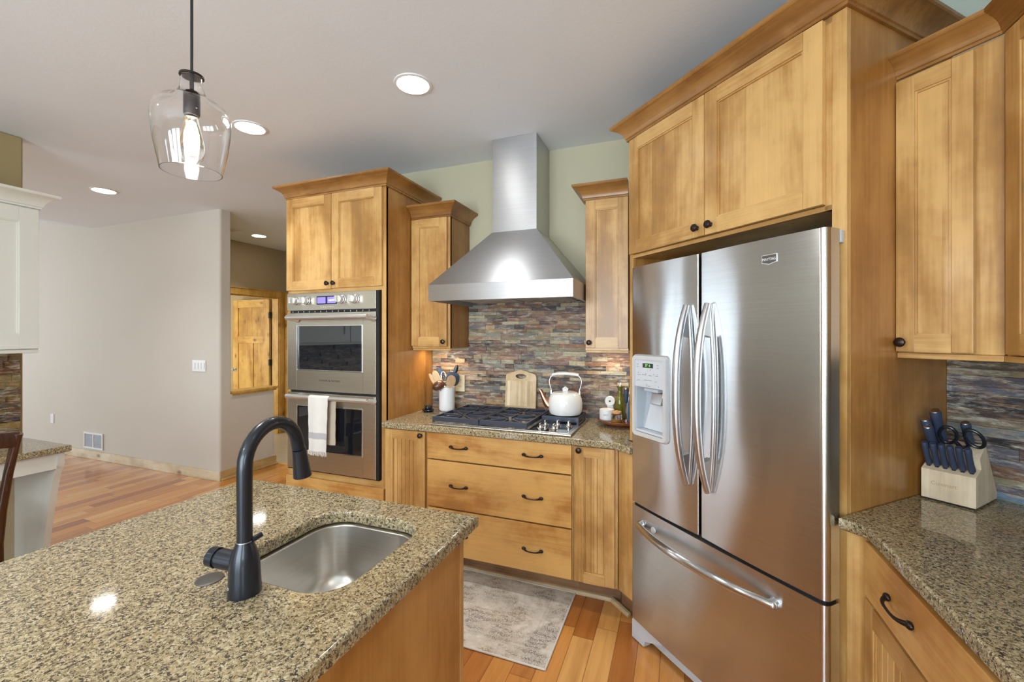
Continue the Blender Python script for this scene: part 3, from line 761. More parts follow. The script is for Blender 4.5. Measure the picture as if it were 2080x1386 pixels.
# ---------------------------------------------------------------- double oven
t = thing('double_oven', 'stainless steel double wall oven with violet display', 'oven', (0, 0, 0))
ox0, ox1 = -2.531, -1.762; OY = 2.240
MB().box(ox0 + 0.006, ox1 - 0.004, OY + 0.026, 2.78, 0.532, 1.738).build('carcass', 'black', t)
cp = MB().box(ox0, ox1 - 0.020, OY - 0.004, OY + 0.025, 1.623, 1.740, 0.003).build('control_panel', 'oven', t)
MB().box(ox1 - 0.020, ox1, OY, OY + 0.025, 0.530, 1.740, 0.001).box(ox0, ox1, OY + 0.004, OY + 0.025, 0.530, 0.536).build('side_trim', 'rubber', t)
def okx(p, plane=OY):  # helper: metres of a point already measured on the face plane
    return p
for kx in (-2.446, -2.356, -2.052, -1.945):
    k = MB().lathe([(0.0, 0.012), (0.024, 0.012), (0.027, 0.010), (0.027, 0.002), (0.031, 0.0)], (kx, OY - 0.004, 1.690), 28, 'y').lathe([(0.0, 0.034), (0.019, 0.033), (0.021, 0.030), (0.022, 0.012)], (kx, OY - 0.004, 1.690), 24, 'y').box(kx - 0.0095, kx + 0.0095, OY - 0.066, OY - 0.034, 1.668, 1.712, 0.004).build('control_knob', 'ovhandle', cp)
    MB().lathe([(0.0275, 0.0115), (0.0285, 0.0095), (0.0285, 0.0075), (0.0275, 0.0055), (0.0275, 0.0115)], (kx, OY - 0.004, 1.690), 28, 'y').build('knob_ring', 'black', k)
MB().box(-2.265, -2.095, OY - 0.006, OY - 0.003, 1.660, 1.716, 0.001).build('display_bezel', 'dispb', cp)
MB().box(-2.258, -2.188, OY - 0.0075, OY - 0.006, 1.667, 1.709).box(-2.172, -2.101, OY - 0.0075, OY - 0.006, 1.667, 1.709).build('display', 'disp', cp)
text('display_digits', '1:28 PM', 0.015, 'dispw', cp, (-2.137, OY - 0.008, 1.686), FRONT)
mb = MB()
for k in range(6): mb.box(-2.235 + k * 0.020, -2.225 + k * 0.020, OY - 0.0055, OY - 0.004, 1.640, 1.645)
mb.build('touch_buttons', 'chrome', cp)
for z0, z1, wz0, wz1, hz in ((1.078, 1.605, 1.213, 1.523, 1.572), (0.538, 1.062, 0.667, 0.980, 1.043)):
    d = MB()
    wx0, wx1 = -2.446, -1.884; x1 = ox1 - 0.020
    d.box(ox0, wx0, OY - 0.004, OY + 0.025, z0, z1, 0.002).box(wx1, x1, OY - 0.004, OY + 0.025, z0, z1, 0.002)
    d.box(wx0, wx1, OY - 0.004, OY + 0.025, z0, wz0, 0.0).box(wx0, wx1, OY - 0.004, OY + 0.025, wz1, z1, 0.0)
    dd = d.build('oven_door', 'oven', t)
    MB().box(wx0 + 0.006, wx1 - 0.006, OY + 0.002, OY + 0.012, wz0 + 0.006, wz1 - 0.006).build('window', 'ovglass', dd)
    f = MB()
    for q in ((wx0, wx0 + 0.008, wz0, wz1), (wx1 - 0.008, wx1, wz0, wz1), (wx0 + 0.008, wx1 - 0.008, wz0, wz0 + 0.008), (wx0 + 0.008, wx1 - 0.008, wz1 - 0.008, wz1)):
        f.box(q[0], q[1], OY - 0.006, OY + 0.004, q[2], q[3], 0.0015)
    f.build('window_bezel', 'chrome', dd)
    hh = MB().tube([(-2.475, OY - 0.062, hz), (-1.800, OY - 0.062, hz)], 0.0155, 20)
    for hx in (-2.455, -1.815): hh.tube([(hx, OY - 0.064, hz), (hx + (0.01 if hx < -2 else 0.012), OY - 0.030, hz - 0.006), (hx + 0.02, OY - 0.003, hz - 0.012)], [(0.0160, 0.017), (0.016, 0.018), (0.020, 0.024)], 14)
    hh.build('handle', 'ovhandle', dd)
    if z1 > 1.5: text('oven_lettering', 'FISHER & PAYKEL', 0.0155, 'ink', dd, (-2.155, OY - 0.0045, 1.150), FRONT, sp=1.55)
mb = MB().box(ox0 + 0.02, ox1 - 0.02, OY + 0.006, OY + 0.02, 1.606, 1.623)
for k in range(14): mb.box(ox0 + 0.04 + k * 0.05, ox0 + 0.043 + k * 0.05, OY + 0.003, OY + 0.006, 1.609, 1.619, mi=1)
mb.build('vent_slot', ['rubber', 'greypl'], t)

# towel
t = thing('dish_towel', 'off-white fringed towel with grey stripe hanging over the lower oven handle', 'towel', (-2.180, OY - 0.062, 1.043))
def cloth(x0, x1, y0, z0, z1, th, fold, seed, top=True):
    rnd = random.Random(seed); nx, nz = 18, 26
    grid = []
    for j in range(nz + 1):
        z = z1 + (z0 - z1) * j / nz
        row = []
        for i in range(nx + 1):
            f = i / nx
            amp = 0.0025 + 0.006 * j / nz
            x = x0 + (x1 - x0) * f - 0.012 * (j / nz) * (f - 0.2) * fold
            y = y0 + amp * sin(f * 9 + seed) * 0.7 + 0.001 * sin(j * 0.9 + i)
            row.append((x, y, z))
        grid.append(row)
    return grid
def clothmesh(grid, th, stripe=None):
    mb = MB(); bm = mb.bm
    F = [[bm.verts.new(p) for p in r] for r in grid]; B = [[bm.verts.new((p[0], p[1] + th, p[2])) for p in r] for r in grid]
    n, m_ = len(F), len(F[0])
    for j in range(n - 1):
        mi = 1 if stripe and stripe[0] <= j <= stripe[1] else 0
        for i in range(m_ - 1):
            a = bm.faces.new((F[j][i], F[j][i + 1], F[j + 1][i + 1], F[j + 1][i])); a.material_index = mi
            a = bm.faces.new((B[j][i], B[j + 1][i], B[j + 1][i + 1], B[j][i + 1])); a.material_index = mi
        for i in (0, m_ - 1): bm.faces.new((F[j][i], F[j + 1][i], B[j + 1][i], B[j][i]))
    for j in (0, n - 1):
        for i in range(m_ - 1): bm.faces.new((F[j][i], F[j][i + 1], B[j][i + 1], B[j][i]))
    return mb
g = cloth(-0.083, 0.083, -0.020, -0.345, 0.006, 0.005, 1.2, 1)
mb = clothmesh(g, 0.0035, (17, 19))
# rounded top over the bar
arc = [[(x, -0.0185 * cos(a) + 0.0015, 0.0185 * sin(a) - 0.001) for x in [(-0.083 + 0.166 * i / 18) for i in range(19)]] for a in [k * pi / 10 for k in range(11)]]
for ring in (arc,):
    V = [[mb.bm.verts.new(p) for p in r] for r in ring]
    for j in range(10):
        for i in range(18): mb.bm.faces.new((V[j][i], V[j][i + 1], V[j + 1][i + 1], V[j + 1][i]))
mb.build('front_fall', ['towel', 'towels'], t, ang=70)
g = cloth(-0.055, 0.110, 0.020, -0.305, 0.0, 0.005, 0.6, 4)
clothmesh(g, 0.0035).build('back_fall', 'towelt', t, ang=70)
rnd = random.Random(3); mb = MB()
for k in range(34):
    x = -0.080 + k * 0.0046
    mb.tube([(x, -0.020, -0.340), (x + rnd.uniform(-.002, .002), -0.021, -0.355), (x + rnd.uniform(-.004, .004), -0.022, -0.366 - rnd.uniform(0, .008))], 0.0013, 5)
f = mb.build('fringe', 'towel', t); f['kind'] = 'stuff'

# ---------------------------------------------------------------- wall cabinets on the range wall
UY = 2.553
def upper(x0, x1, z0, z1, dx0, dx1, kx, label, loc=(0, 0, 0), segs=None, path=None, cz=None):
    t = thing('wall_cabinet', label, 'cabinet', loc)
    mb = MB().box(x0, x1, UY + 0.0005, 2.838, z0, z1, 0.001, mi=1)
    mb.box(x0 + 0.0, x1, UY - 0.002, UY + 0.018, z0 - 0.002, z1, 0.001, mi=0)
    mb.build('body', ['wv', 'ws'], t)
    door(t, dx0, dx1, z0 + 0.014, z1 - 0.004, UY - 0.023, kx, z0 + 0.045, st=0.057)
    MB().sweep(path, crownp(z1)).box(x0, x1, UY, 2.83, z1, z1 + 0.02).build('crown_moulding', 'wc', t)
    MB().box(x0, x1, UY + 0.002, UY + 0.018, z0 - 0.016, z0 - 0.003, 0.003).build('light_rail', 'wh', t)
    return t
upper(-1.721, -1.423, 1.366, 2.252, -1.717, -1.441, -1.462, 'narrow maple wall cabinet between the oven tower and the range hood', path=[(-1.721, UY - 0.004), (-1.423, UY - 0.004), (-1.423, 2.835)])
upper(-0.510, -0.262, 1.366, 2.252, -0.506, -0.262, -0.484, 'narrow maple wall cabinet right of the range hood beside the refrigerator', path=[(-0.510, 2.835), (-0.510, UY - 0.004), (-0.262, UY - 0.004)])

# ---------------------------------------------------------------- range hood
t = thing('range_hood', 'stainless steel pyramid range hood with tall square chimney', 'range hood', (0, 0, 0))
hx0, hx1, hy = -1.399, -0.514, 2.24; rz0, rz1 = 1.659, 1.757
cx0, cx1, cy, cz = -1.114, -0.816, 2.55, 2.116
MB().box(cx0, cx1, cy, 2.838, cz - 0.01, CEIL - 0.001, 0.0015).build('chimney', 'hood', t)
mb = MB()
mb.loft([[(hx0, hy, rz1), (hx1, hy, rz1), (hx1, 2.838, rz1), (hx0, 2.838, rz1)], [(cx0 - .002, cy - .002, cz), (cx1 + .002, cy - .002, cz), (cx1 + .002, 2.838, cz), (cx0 - .002, 2.838, cz)]])
# rim built as four thin plates so the filters show from below
mb.box(hx0, hx1, hy, hy + 0.012, rz0, rz1, 0.0015).box(hx0, hx0 + 0.012, hy + 0.012, 2.838, rz0, rz1).box(hx1 - 0.012, hx1, hy + 0.012, 2.838, rz0, rz1)
mb.build('canopy', 'hood', t)
mb = MB().box(hx0 + 0.012, hx1 - 0.012, hy + 0.012, 2.83, rz0 + 0.030, rz0 + 0.036)
mb.box(hx0 + 0.012, hx1 - 0.012, hy + 0.012, hy + 0.05, rz0 + 0.004, rz0 + 0.03)
mb.build('underside', 'hood', t)
for k in range(2):
    m2 = MB(); bx = hx0 + 0.10 + k * 0.36
    for j in range(16): m2.box(bx + j * 0.021, bx + j * 0.021 + 0.012, hy + 0.10, 2.78, rz0 + 0.018, rz0 + 0.030, 0.002, seg=1)
    m2.build('baffle_filter', 'steel', t)
for lx in (hx0 + 0.2, hx1 - 0.2): MB().lathe([(0, 0.0), (0.030, 0.0), (0.033, 0.008), (0, 0.008)], (lx, hy + 0.072, rz0 + 0.020), 24).build('hood_lamp', 'chrome', t)

for lx in (hx0 + 0.2, hx1 - 0.2):
    l = bpy.data.lights.new('backsplash_fill', 'SPOT'); l.energy = 9; l.spot_size = R(120); l.spot_blend = 1.0; l.shadow_soft_size = 0.03; l.color = (1, 0.96, 0.9)  # added spots that lift the dim backsplash under the hood
    lo = bpy.data.objects.new('backsplash_fill', l); COL.objects.link(lo); lo.location = (lx, hy + 0.072, rz0 + 0.012); lo.rotation_euler = (R(-18), 0, 0); lo.parent = t
# ---------------------------------------------------------------- stone
PAL = [(.46, .31, .22), (.55, .44, .31), (.24, .25, .29), (.34, .27, .265), (.62, .58, .47), (.42, .39, .30), (.20, .18, .18), (.50, .37, .27), (.46, .47, .44), (.60, .50, .37), (.43, .33, .30), (.58, .54, .44), (.48, .41, .35), (.29, .25, .28), (.60, .50, .39), (.50, .51, .46), (.52, .42, .36), (.40, .40, .40)]
PALD = [(0.282, 0.29, 0.339), (0.179, 0.164, 0.179), (0.394, 0.354, 0.289), (0.336, 0.417, 0.482), (0.639, 0.615, 0.493), (0.25, 0.201, 0.185), (0.401, 0.401, 0.433), (0.503, 0.365, 0.267), (0.217, 0.226, 0.267), (0.552, 0.577, 0.569), (0.357, 0.357, 0.422), (0.604, 0.555, 0.425), (0.32, 0.304, 0.336)]
def ledge(x0, x1, z0, z1, y0, seed, skip=None, pal=PAL, lmin=0.06, lmax=0.17, hmin=0.019, hmax=0.033, dmin=0.020, dvar=0.006):
    rnd = random.Random(seed); mb = MB(); z = z0
    while z < z1 - 0.002:
        h = min(rnd.uniform(hmin, hmax), z1 - z)
        if z1 - (z + h) < 0.010: h = z1 - z
        x = x0
        while x < x1 - 0.001:
            L = min(rnd.uniform(lmin, lmax) * (1.5 if rnd.random() < .15 else 1), x1 - x)
            if x1 - (x + L) < 0.03: L = x1 - x
            d = dmin + rnd.random() * dvar
            c = rnd.choice(pal); f = rnd.uniform(0.8, 1.25)
            c = tuple(min(1, v * f) for v in c)
            if not (skip and skip(x, x + L, z, z + h)):
                mb.box(x + 0.0005, x + L - 0.0005, y0 - d, y0 - 0.001, z + 0.0005, z + h - 0.0005, col=c)
            x += L
        z += h
    return mb
sk = lambda a, b, c, d: d > 1.36 and (a < -1.42 or b > -0.515)
# the strip between the cabinets rises to the hood
mb = ledge(-1.722, -0.05, 0.9155, 1.345, 2.8395, 11)
mb2 = ledge(-1.420, -0.513, 1.345, 1.70, 2.8395, 5)
me2 = bpy.data.meshes.new('tmp'); mb2.bm.to_mesh(me2); mb2.bm.free(); mb.bm.from_mesh(me2)
tag(mb.build('stone_backsplash', 'stone', None, smooth=False), 'multicoloured slate ledgestone backsplash behind the cooktop', 'backsplash')
mb = ledge(-0.777, -0.40, 0.9155, 1.376, 2.0725, 21, pal=PALD, lmin=0.16, lmax=0.38, hmin=0.020, hmax=0.038, dvar=0.004)
o = tag(mb.build('stone_backsplash', 'stone', None, smooth=False), 'dark blue-grey slate backsplash behind the knife block', 'backsplash'); o.rotation_euler = (0, 0, DIAG)
mb = ledge(-1.70, -0.2, 0.9155, 1.376, 1.1595, 23, pal=PALD, lmin=0.16, lmax=0.38)
o = tag(mb.build('stone_backsplash', 'stone', None, smooth=False), 'dark slate backsplash along the right wall', 'backsplash'); o.rotation_euler = (0, 0, R(-90))
mb = ledge(-0.2, 1.425, 0.802, 1.345, 3.8995, 31, pal=[(.34, .22, .09), (.44, .36, .18), (.18, .13, .07), (.40, .30, .14), (.50, .44, .28), (.27, .2, .1)], lmin=0.10, lmax=0.32, hmin=0.03, hmax=0.05, dmin=0.02, dvar=0.02)
o = tag(mb.build('stone_backsplash', 'stone', None, smooth=False), 'brown stacked stone above the desk counter', 'backsplash'); o.rotation_euler = (0, 0, R(90))

# ---------------------------------------------------------------- base cabinets on the range wall
BZ0, BZ1 = 0.145, 0.875
def base(name, x0, x1, label):
    t = thing(name, label, 'cabinet', (0, 0, 0))
    mb = MB().box(x0, x1, FY + 0.018, 2.80, BZ0, BZ1)
    mb.box(x0, x0 + 0.018, FY, FY + 0.018, BZ0, BZ1, 0.001).box(x1 - 0.018, x1, FY, FY + 0.018, BZ0, BZ1, 0.001)
    mb.box(x0 + 0.018, x1 - 0.018, FY, FY + 0.018, BZ0, BZ0 + 0.02, mi=1).box(x0 + 0.018, x1 - 0.018, FY, FY + 0.018, BZ1 - 0.02, BZ1, mi=1)
    mb.build('body', ['wv', 'wh'], t)
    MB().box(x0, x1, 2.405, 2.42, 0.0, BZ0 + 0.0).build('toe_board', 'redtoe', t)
    return t
t = base('base_cabinet', -1.719, -1.417, 'narrow maple base cabinet with beadboard door left of the drawers')
door(t, -1.716, -1.427, 0.155, 0.868, FY - 0.021, -1.454, 0.846, 'bead', st=0.052)
t = base('base_cabinet', -1.416, -0.516, 'wide maple base cabinet with three deep drawers below the cooktop')
for z0, z1, hz in ((0.714, 0.870, 0.796), (0.428, 0.706, 0.567), (0.155, 0.420, 0.280)):
    d = MB().box(-1.409, -0.524, FY - 0.021, FY - 0.001, z0, z1, 0.003).build('drawer', 'wd', t)
    for hx in (-1.196, -0.740): pull(hx, hz, FY - 0.021, d)
t = base('base_cabinet', -0.515, -0.286, 'narrow maple base cabinet with beadboard door right of the drawers')
door(t, -0.510, -0.300, 0.155, 0.868, FY - 0.021, -0.484, 0.850, 'bead', st=0.05)
t = thing('corner_filler', 'diagonal maple filler panel between the base cabinets and the refrigerator', 'cabinet panel', (0, 0, 0), DIAG)
MB().box(-1.802, -1.664, 1.402, 1.420, BZ0, BZ1, 0.001).build('panel', 'wv', t)
MB().box(-1.870, -1.70, 1.475, 1.49, 0.0, BZ0).build('toe_board', 'redtoe', t)
struct('trim_5', MB().sweep([(-1.70, 2.404), (-0.332, 2.404), (-0.225, 2.297)], [(0.0, 0.0), (0.019, 0.0), (0.018, 0.010), (0.012, 0.018), (0.0, 0.021)]), 'shoe', 'pale shoe moulding along the foot of the base cabinets', 'trim')

poly = [(-1.7215, 2.217), (-0.300, 2.217), UC(-1.664, 1.361)[:2], UC(-1.664, 1.445)[:2], UC(-1.782, 1.445)[:2], UC(-1.782, 1.98)[:2], (0.0, 2.812), (-1.7215, 2.812)]
tag(MB().slab([tuple(p) for p in poly], [], 0.8765, 0.914, 0.005).build('granite_countertop', 'gran', None, ang=50), 'speckled tan granite countertop under the gas cooktop', 'countertop')

# ---------------------------------------------------------------- gas cooktop
t = thing('gas_cooktop', 'stainless steel gas cooktop with black cast iron grates', 'cooktop', (0, 0, 0.914))
kx0, kx1, ky0, ky1 = -1.400, -0.526, 2.240, 2.752
mb = MB().box(kx0, kx1, ky0, ky1, 0.001, 0.012, 0.005)
mb.box(kx0 + 0.02, kx1 - 0.02, ky0 + 0.02, ky1 - 0.015, 0.012, 0.014, 0.001)
mb.build('tray', 'trayst', t)
MB().box(-0.775, kx1 - 0.028, ky0 + 0.028, 2.508, 0.014, 0.0155, 0.0005).build('control_plate', 'ovglass', t)
def grate(x0, x1, y0, y1, cross, nm='grate'):
    m_ = MB(); zt, zb = 0.050, 0.026; w_ = 0.011
    m_.box(x0, x1, y0, y0 + w_, zb - 0.004, zt, 0.002).box(x0, x1, y1 - w_, y1, zb, zt, 0.002).box(x0, x0 + w_, y0 + w_, y1 - w_, zb, zt, 0.002).box(x1 - w_, x1, y0 + w_, y1 - w_, zb, zt, 0.002)
    for (fx, fy) in ((x0, y0), (x1 - w_, y0), (x0, y1 - w_), (x1 - w_, y1 - w_)): m_.box(fx, fx + w_, fy, fy + w_, 0.014, zb, 0.001)
    for cx_, cy_ in cross:
        for k in range(8):
            a = k * pi / 4
            ex, ey = cos(a), sin(a)
            tmax = min((x1 - 0.005 - cx_) / ex if ex > 1e-6 else 9, (x0 + 0.005 - cx_) / ex if ex < -1e-6 else 9, (y1 - 0.005 - cy_) / ey if ey > 1e-6 else 9, (y0 + 0.005 - cy_) / ey if ey < -1e-6 else 9)
            if len(cross) > 1 and k in (2, 6): tmax = min(tmax, (y1 - y0) / 4)
            tmax = min(tmax, 0.19)
            if tmax < 0.035: continue
            L = tmax - 0.028
            m_.box(cx_ + 0.028, cx_ + 0.028 + L, cy_ - 0.0032, cy_ + 0.0032, zt - 0.012, zt, 0.001, rot=Matrix.Rotation(a, 3, 'Z'), piv=(cx_, cy_, zt), seg=1)
    if len(cross) > 1: m_.box(x0, x1, (y0 + y1) / 2 - 0.005, (y0 + y1) / 2 + 0.005, zt - 0.016, zt, 0.001)
    m_.build(nm, 'iron', t)
    for cx_, cy_ in cross:
        MB().lathe([(0, 0.032), (0.026, 0.032), (0.030, 0.029), (0.030, 0.024), (0.036, 0.022), (0.040, 0.014), (0, 0.014)], (cx_, cy_, 0), 28).build('burner', 'iron', t)
grate(-1.385, -1.078, 2.262, 2.738, [(-1.232, 2.38), (-1.232, 2.62)])
grate(-1.072, -0.780, 2.262, 2.738, [(-0.926, 2.38), (-0.926, 2.62)])
grate(-0.772, -0.545, 2.515, 2.738, [(-0.655, 2.627)])
for kx, ky in ((-0.724, 2.335), (-0.722, 2.425), (-0.645, 2.335), (-0.650, 2.437), (-0.585, 2.437)):
    MB().lathe([(0, 0.030), (0.011, 0.030), (0.013, 0.026), (0.014, 0.018), (0.022, 0.017), (0.024, 0.014), (0.024, 0.0155)][:6] + [(0, 0.014)], (kx, ky, 0.002), 24).box(kx - 0.004, kx + 0.004, ky - 0.014, ky + 0.014, 0.026, 0.045, 0.002).build('control_knob', 'chrome', t)

# ---------------------------------------------------------------- kettle
kz = 0.9645
t = thing('kettle', 'white enamel kettle with copper spout on the right burner', 'kettle', (-0.648, 2.610, kz), R(8))
MB().lathe([(0, 0), (0.080, 0.0), (0.093, 0.006), (0.101, 0.020), (0.105, 0.045), (0.105, 0.075), (0.101, 0.100), (0.093, 0.120), (0.084, 0.131), (0.078, 0.134), (0, 0.134)], seg=48).build('body', 'white', t)
ld = MB().lathe([(0, 0.142), (0.050, 0.141), (0.074, 0.138), (0.0765, 0.134), (0, 0.134)], seg=40).build('lid', 'white', t)
MB().tube([(-0.010, 0, 0.141), (-0.014, 0, 0.158), (0, 0, 0.168), (0.014, 0, 0.158), (0.010, 0, 0.141)], 0.0055, 12).ball((0, 0, 0.15), 0.011, sc=(1, .7, 1)).build('lid_knob', 'white', ld)
MB().tube([(-0.095, 0, 0.045), (-0.115, 0, 0.065), (-0.132, 0, 0.095), (-0.150, 0, 0.135), (-0.160, 0, 0.148)], [0.028, 0.024, 0.018, 0.0125, 0.0115], 16).build('spout', 'copper', t)
MB().tube([(-0.155, 0, 0.150), (-0.14, 0, 0.158), (-0.133, 0, 0.166)], [0.004, 0.004, 0.002], 8).build('spout_lever', 'chrome', t)
hp = [(-0.088, 0, 0.118), (-0.087, 0, 0.150), (-0.096, 0, 0.180), (-0.100, 0, 0.205), (-0.092, 0, 0.228), (-0.078, 0, 0.243)]
hd = MB().tube([(-0.082, 0, 0.244), (-0.05, 0, 0.250), (0, 0, 0.252), (0.05, 0, 0.250), (0.082, 0, 0.244)], [0.009, 0.010, 0.0105, 0.010, 0.009], 14).build('grip', 'white', t)
for sg in (-1, 1): MB().tube([(-sg * p[0], p[1], p[2]) for p in hp], 0.0035, 10).box(sg * 0.082, sg * 0.094, -0.006, 0.006, 0.110, 0.148, 0.003).build('handle_arm', 'handle', t)

# cutting board
t = thing('cutting_board', 'light wooden cutting board with oval handle hole leaning on the stone behind the cooktop', 'cutting board', (-1.004, 2.763, 0.9155)); t.rotation_euler = (R(-5), 0, 0)
pts = []
W_, H_ = 0.111, 0.30
pts += [(-W_, 0.008), (-W_ + 0.008, 0), (W_ - 0.008, 0), (W_, 0.008), (W_, H_ - 0.045), (W_ - 0.006, H_ - 0.030), (W_ - 0.02, H_ - 0.023), (0.055, H_ - 0.014), (0.025, H_ - 0.002), (0, H_ + 0.002), (-0.025, H_ - 0.002), (-0.055, H_ - 0.014), (-W_ + 0.02, H_ - 0.023), (-W_ + 0.006, H_ - 0.030), (-W_, H_ - 0.045)]
hole = [(0.038 * cos(a), H_ - 0.043 + 0.016 * sin(a)) for a in [k * 2 * pi / 24 for k in range(24)]]
mb = MB().slab(pts, [hole], 0.0, 0.018, 0.002); mb.xf(Matrix.Rotation(R(90), 4, 'X'))
mb.xf(Matrix.Translation((0, 0.018, 0)))
mb.build('board', 'board', t)
MB().box(-W_ + 0.001, W_ - 0.001, -0.0012, 0.0, 0.055, H_ - 0.075).build('strip_panel', 'boardp', t)

# crock and utensils
cx_, cy_ = -1.540, 2.712
t = thing('utensil_crock', 'tall white ceramic crock holding utensils left of the cooktop', 'crock', (cx_, cy_, 0.9145))
MB().lathe([(0, 0), (0.044, 0), (0.052, 0.006), (0.056, 0.02), (0.057, 0.165), (0.0585, 0.171), (0.054, 0.172), (0.052, 0.165), (0.051, 0.015), (0, 0.012)], seg=40).build('body', 'ceramic', t)
CAMV = Vector((0, 0, CAMZ))
def utensil(name, label, cat, foot, head, build):
    """local z runs from the foot in the crock to the middle of the head, local -y faces the room"""
    f_ = Vector((cx_ + foot[0], cy_ + foot[1], 0.930)); h_ = Vector(head)
    z = (h_ - f_).normalized(); y = -(CAMV - h_); y = (y - z * y.dot(z)).normalized(); x = y.cross(z)
    o = thing(name, label, cat)
    o.rotation_mode = 'QUATERNION'; o.rotation_quaternion = Matrix((x, y, z)).transposed().to_quaternion(); o.location = f_
    build(o, (h_ - f_).length)
def spoon(mat, w_, h, th=0.005, sq=False):
    def f(o, L):
        MB().tube([(0, 0, 0), (0, 0, L - h * 0.35)], [0.0048, 0.0055], 10).build('handle_shaft', mat, o)
        n = 9; loops = []
        for k in range(n + 1):
            q = -pi / 2 + pi * k / n
            r = max(cos(q), 0.12) ** (0.45 if sq else 0.75)
            loops.append([(w_ / 2 * r * cos(a), th * (0.4 + 0.6 * r) * sin(a) - 0.004 * (1 - r), L + h / 2 * sin(q)) for a in [j * 2 * pi / 20 for j in range(20)]])
        MB().loft(loops).build('head', mat, o)
    return f
utensil('wooden_spoon', 'tan wooden spoon with a broad head at the right of the crock', 'spoon', (-0.01, -0.01), (-1.484, 2.67, 1.130), spoon('spoon', 0.066, 0.092))
utensil('wooden_spoon', 'pale cream wooden spoon standing upright at the left of the crock', 'spoon', (0.01, 0.0), (-1.606, 2.68, 1.150), spoon('board', 0.052, 0.105))
utensil('wooden_spatula', 'tan wooden spatula leaning furthest left out of the crock', 'spatula', (0.015, 0.015), (-1.650, 2.705, 1.128), spoon('spoon', 0.030, 0.11))
def ladle(o, L):
    MB().tube([(0, 0, 0), (0, 0, L - 0.02)], 0.0055, 10).build('handle_shaft', 'spoond', o)
    MB().ball((0, -0.012, L - 0.004), 0.045, sc=(1, 0.75, 0.74), seg=28).build('head', 'spoond', o)
utensil('wooden_ladle', 'glossy dark brown wooden ladle hanging over the front of the crock', 'ladle', (0.015, 0.015), (-1.572, 2.643, 1.106), ladle)
utensil('silicone_turner', 'wide navy silicone turner at the right of the crock', 'spatula', (-0.012, 0.015), (-1.507, 2.735, 1.140), spoon('navy', 0.098, 0.098, 0.003, sq=True))
utensil('silicone_spoon', 'dark navy silicone spoon standing at the back of the crock', 'spoon', (0, 0.02), (-1.612, 2.742, 1.178), spoon('navy', 0.045, 0.07))
utensil('serving_spoon', 'black serving spoon tilted behind the navy turner', 'spoon', (-0.03, 0.012), (-1.496, 2.765, 1.205), spoon('black', 0.030, 0.07))
def whisk(o, L):
    MB().tube([(0, 0, 0), (0, 0, L - 0.03)], 0.005, 10).build('handle_shaft', 'chrome', o)
    mb = MB()
    for k in range(4):
        a = k * pi / 4
        for sg in (-1, 1):
            mb.tube([(sg * sin(q) * 0.019 * cos(a), sg * sin(q) * 0.019 * sin(a), L - 0.04 + 0.08 * (1 - cos(q)) / 2) for q in [j * pi / 8 for j in range(9)]], 0.0010, 6)
    mb.build('wires', 'chrome', o)
utensil('wire_whisk', 'small metal wire whisk in the middle of the crock', 'whisk', (0.0, -0.005), (-1.566, 2.708, 1.155), whisk)
# dark frog-like trinket dish
t = thing('iron_trinket', 'small dark cast iron trinket dish on the granite beside the oven tower', 'trinket', (-1.640, 2.625, 0.9145), R(15))
MB().lathe([(0, 0), (0.030, 0), (0.036, 0.008), (0.043, 0.014), (0.040, 0.018), (0, 0.018)], seg=28).build('dish', 'black', t)
MB().ball((0, 0.004, 0.026), 0.026, sc=(1.1, 0.8, 0.75)).ball((-0.018, 0, 0.043), 0.009).ball((0.018, 0, 0.043), 0.009).ball((0, -0.012, 0.03), 0.016).build('figure', 'black', t)

# ---------------------------------------------------------------- tray group
tx, ty = -0.318, 2.665
t = thing('lazy_susan', 'round reddish wooden turntable tray on the granite beside the refrigerator', 'tray', (tx, ty, 0.9145))
MB().lathe([(0, 0), (0.095, 0.0), (0.100, 0.006), (0.092, 0.012), (0, 0.012)], seg=48).build('foot', 'tray', t)
MB().lathe([(0, 0.012), (0.115, 0.012), (0.135, 0.020), (0.143, 0.032), (0.140, 0.034), (0.131, 0.026), (0.110, 0.021), (0, 0.021)], seg=56).build('plate', 'tray', t)
TZ = 0.9145 + 0.0215
def put(name, label, cat, px_, py_, rz=0): return thing(name, label, cat, (px_, py_, TZ), rz)
t = put('sugar_bowl', 'short round white ceramic canister on the wooden tray', 'canister', -0.403, 2.672)
MB().lathe([(0, 0), (0.040, 0), (0.044, 0.006), (0.045, 0.062), (0.043, 0.066), (0.038, 0.068), (0, 0.068)], seg=36).build('body', 'ceramic', t)
text('canister_lettering', 'SALT', 0.013, 'burn', t, (0.0, -0.0455, 0.036), FRONT)
t = put('pepper_shaker_timer', 'white round dial timer standing behind the ceramic canister', 'timer', -0.392, 2.735)
MB().lathe([(0, 0.016), (0.027, 0.016), (0.031, 0.012), (0.031, 0.0), (0, 0)], (0, 0, 0.108), 32, 'y').build('dial', 'white', t)
MB().box(-0.020, 0.020, 0.0, 0.018, 0.0, 0.085, 0.004).build('stand', 'white', t)
MB().lathe([(0, 0.019), (0.006, 0.019), (0.006, 0.016), (0, 0.016)], (0, 0, 0.108), 12, 'y').build('hub', 'ink', t)
t = put('oil_bottle', 'olive oil glass bottle with flared neck on the wooden tray', 'bottle', -0.333, 2.745)
MB().lathe([(0, 0), (0.026, 0), (0.030, 0.006), (0.031, 0.09), (0.028, 0.12), (0.017, 0.150), (0.0125, 0.170), (0.014, 0.185), (0.024, 0.203), (0, 0.200)], seg=30).build('body', 'oil', t)
MB().tube([(0, 0, 0.19), (0, 0, 0.205), (0.004, 0, 0.222)], [0.007, 0.004, 0.003], 10).build('pour_spout', 'chrome', t)
t = put('milk_frother', 'handheld milk frother with navy handle leaning on the tray', 'frother', -0.290, 2.690)
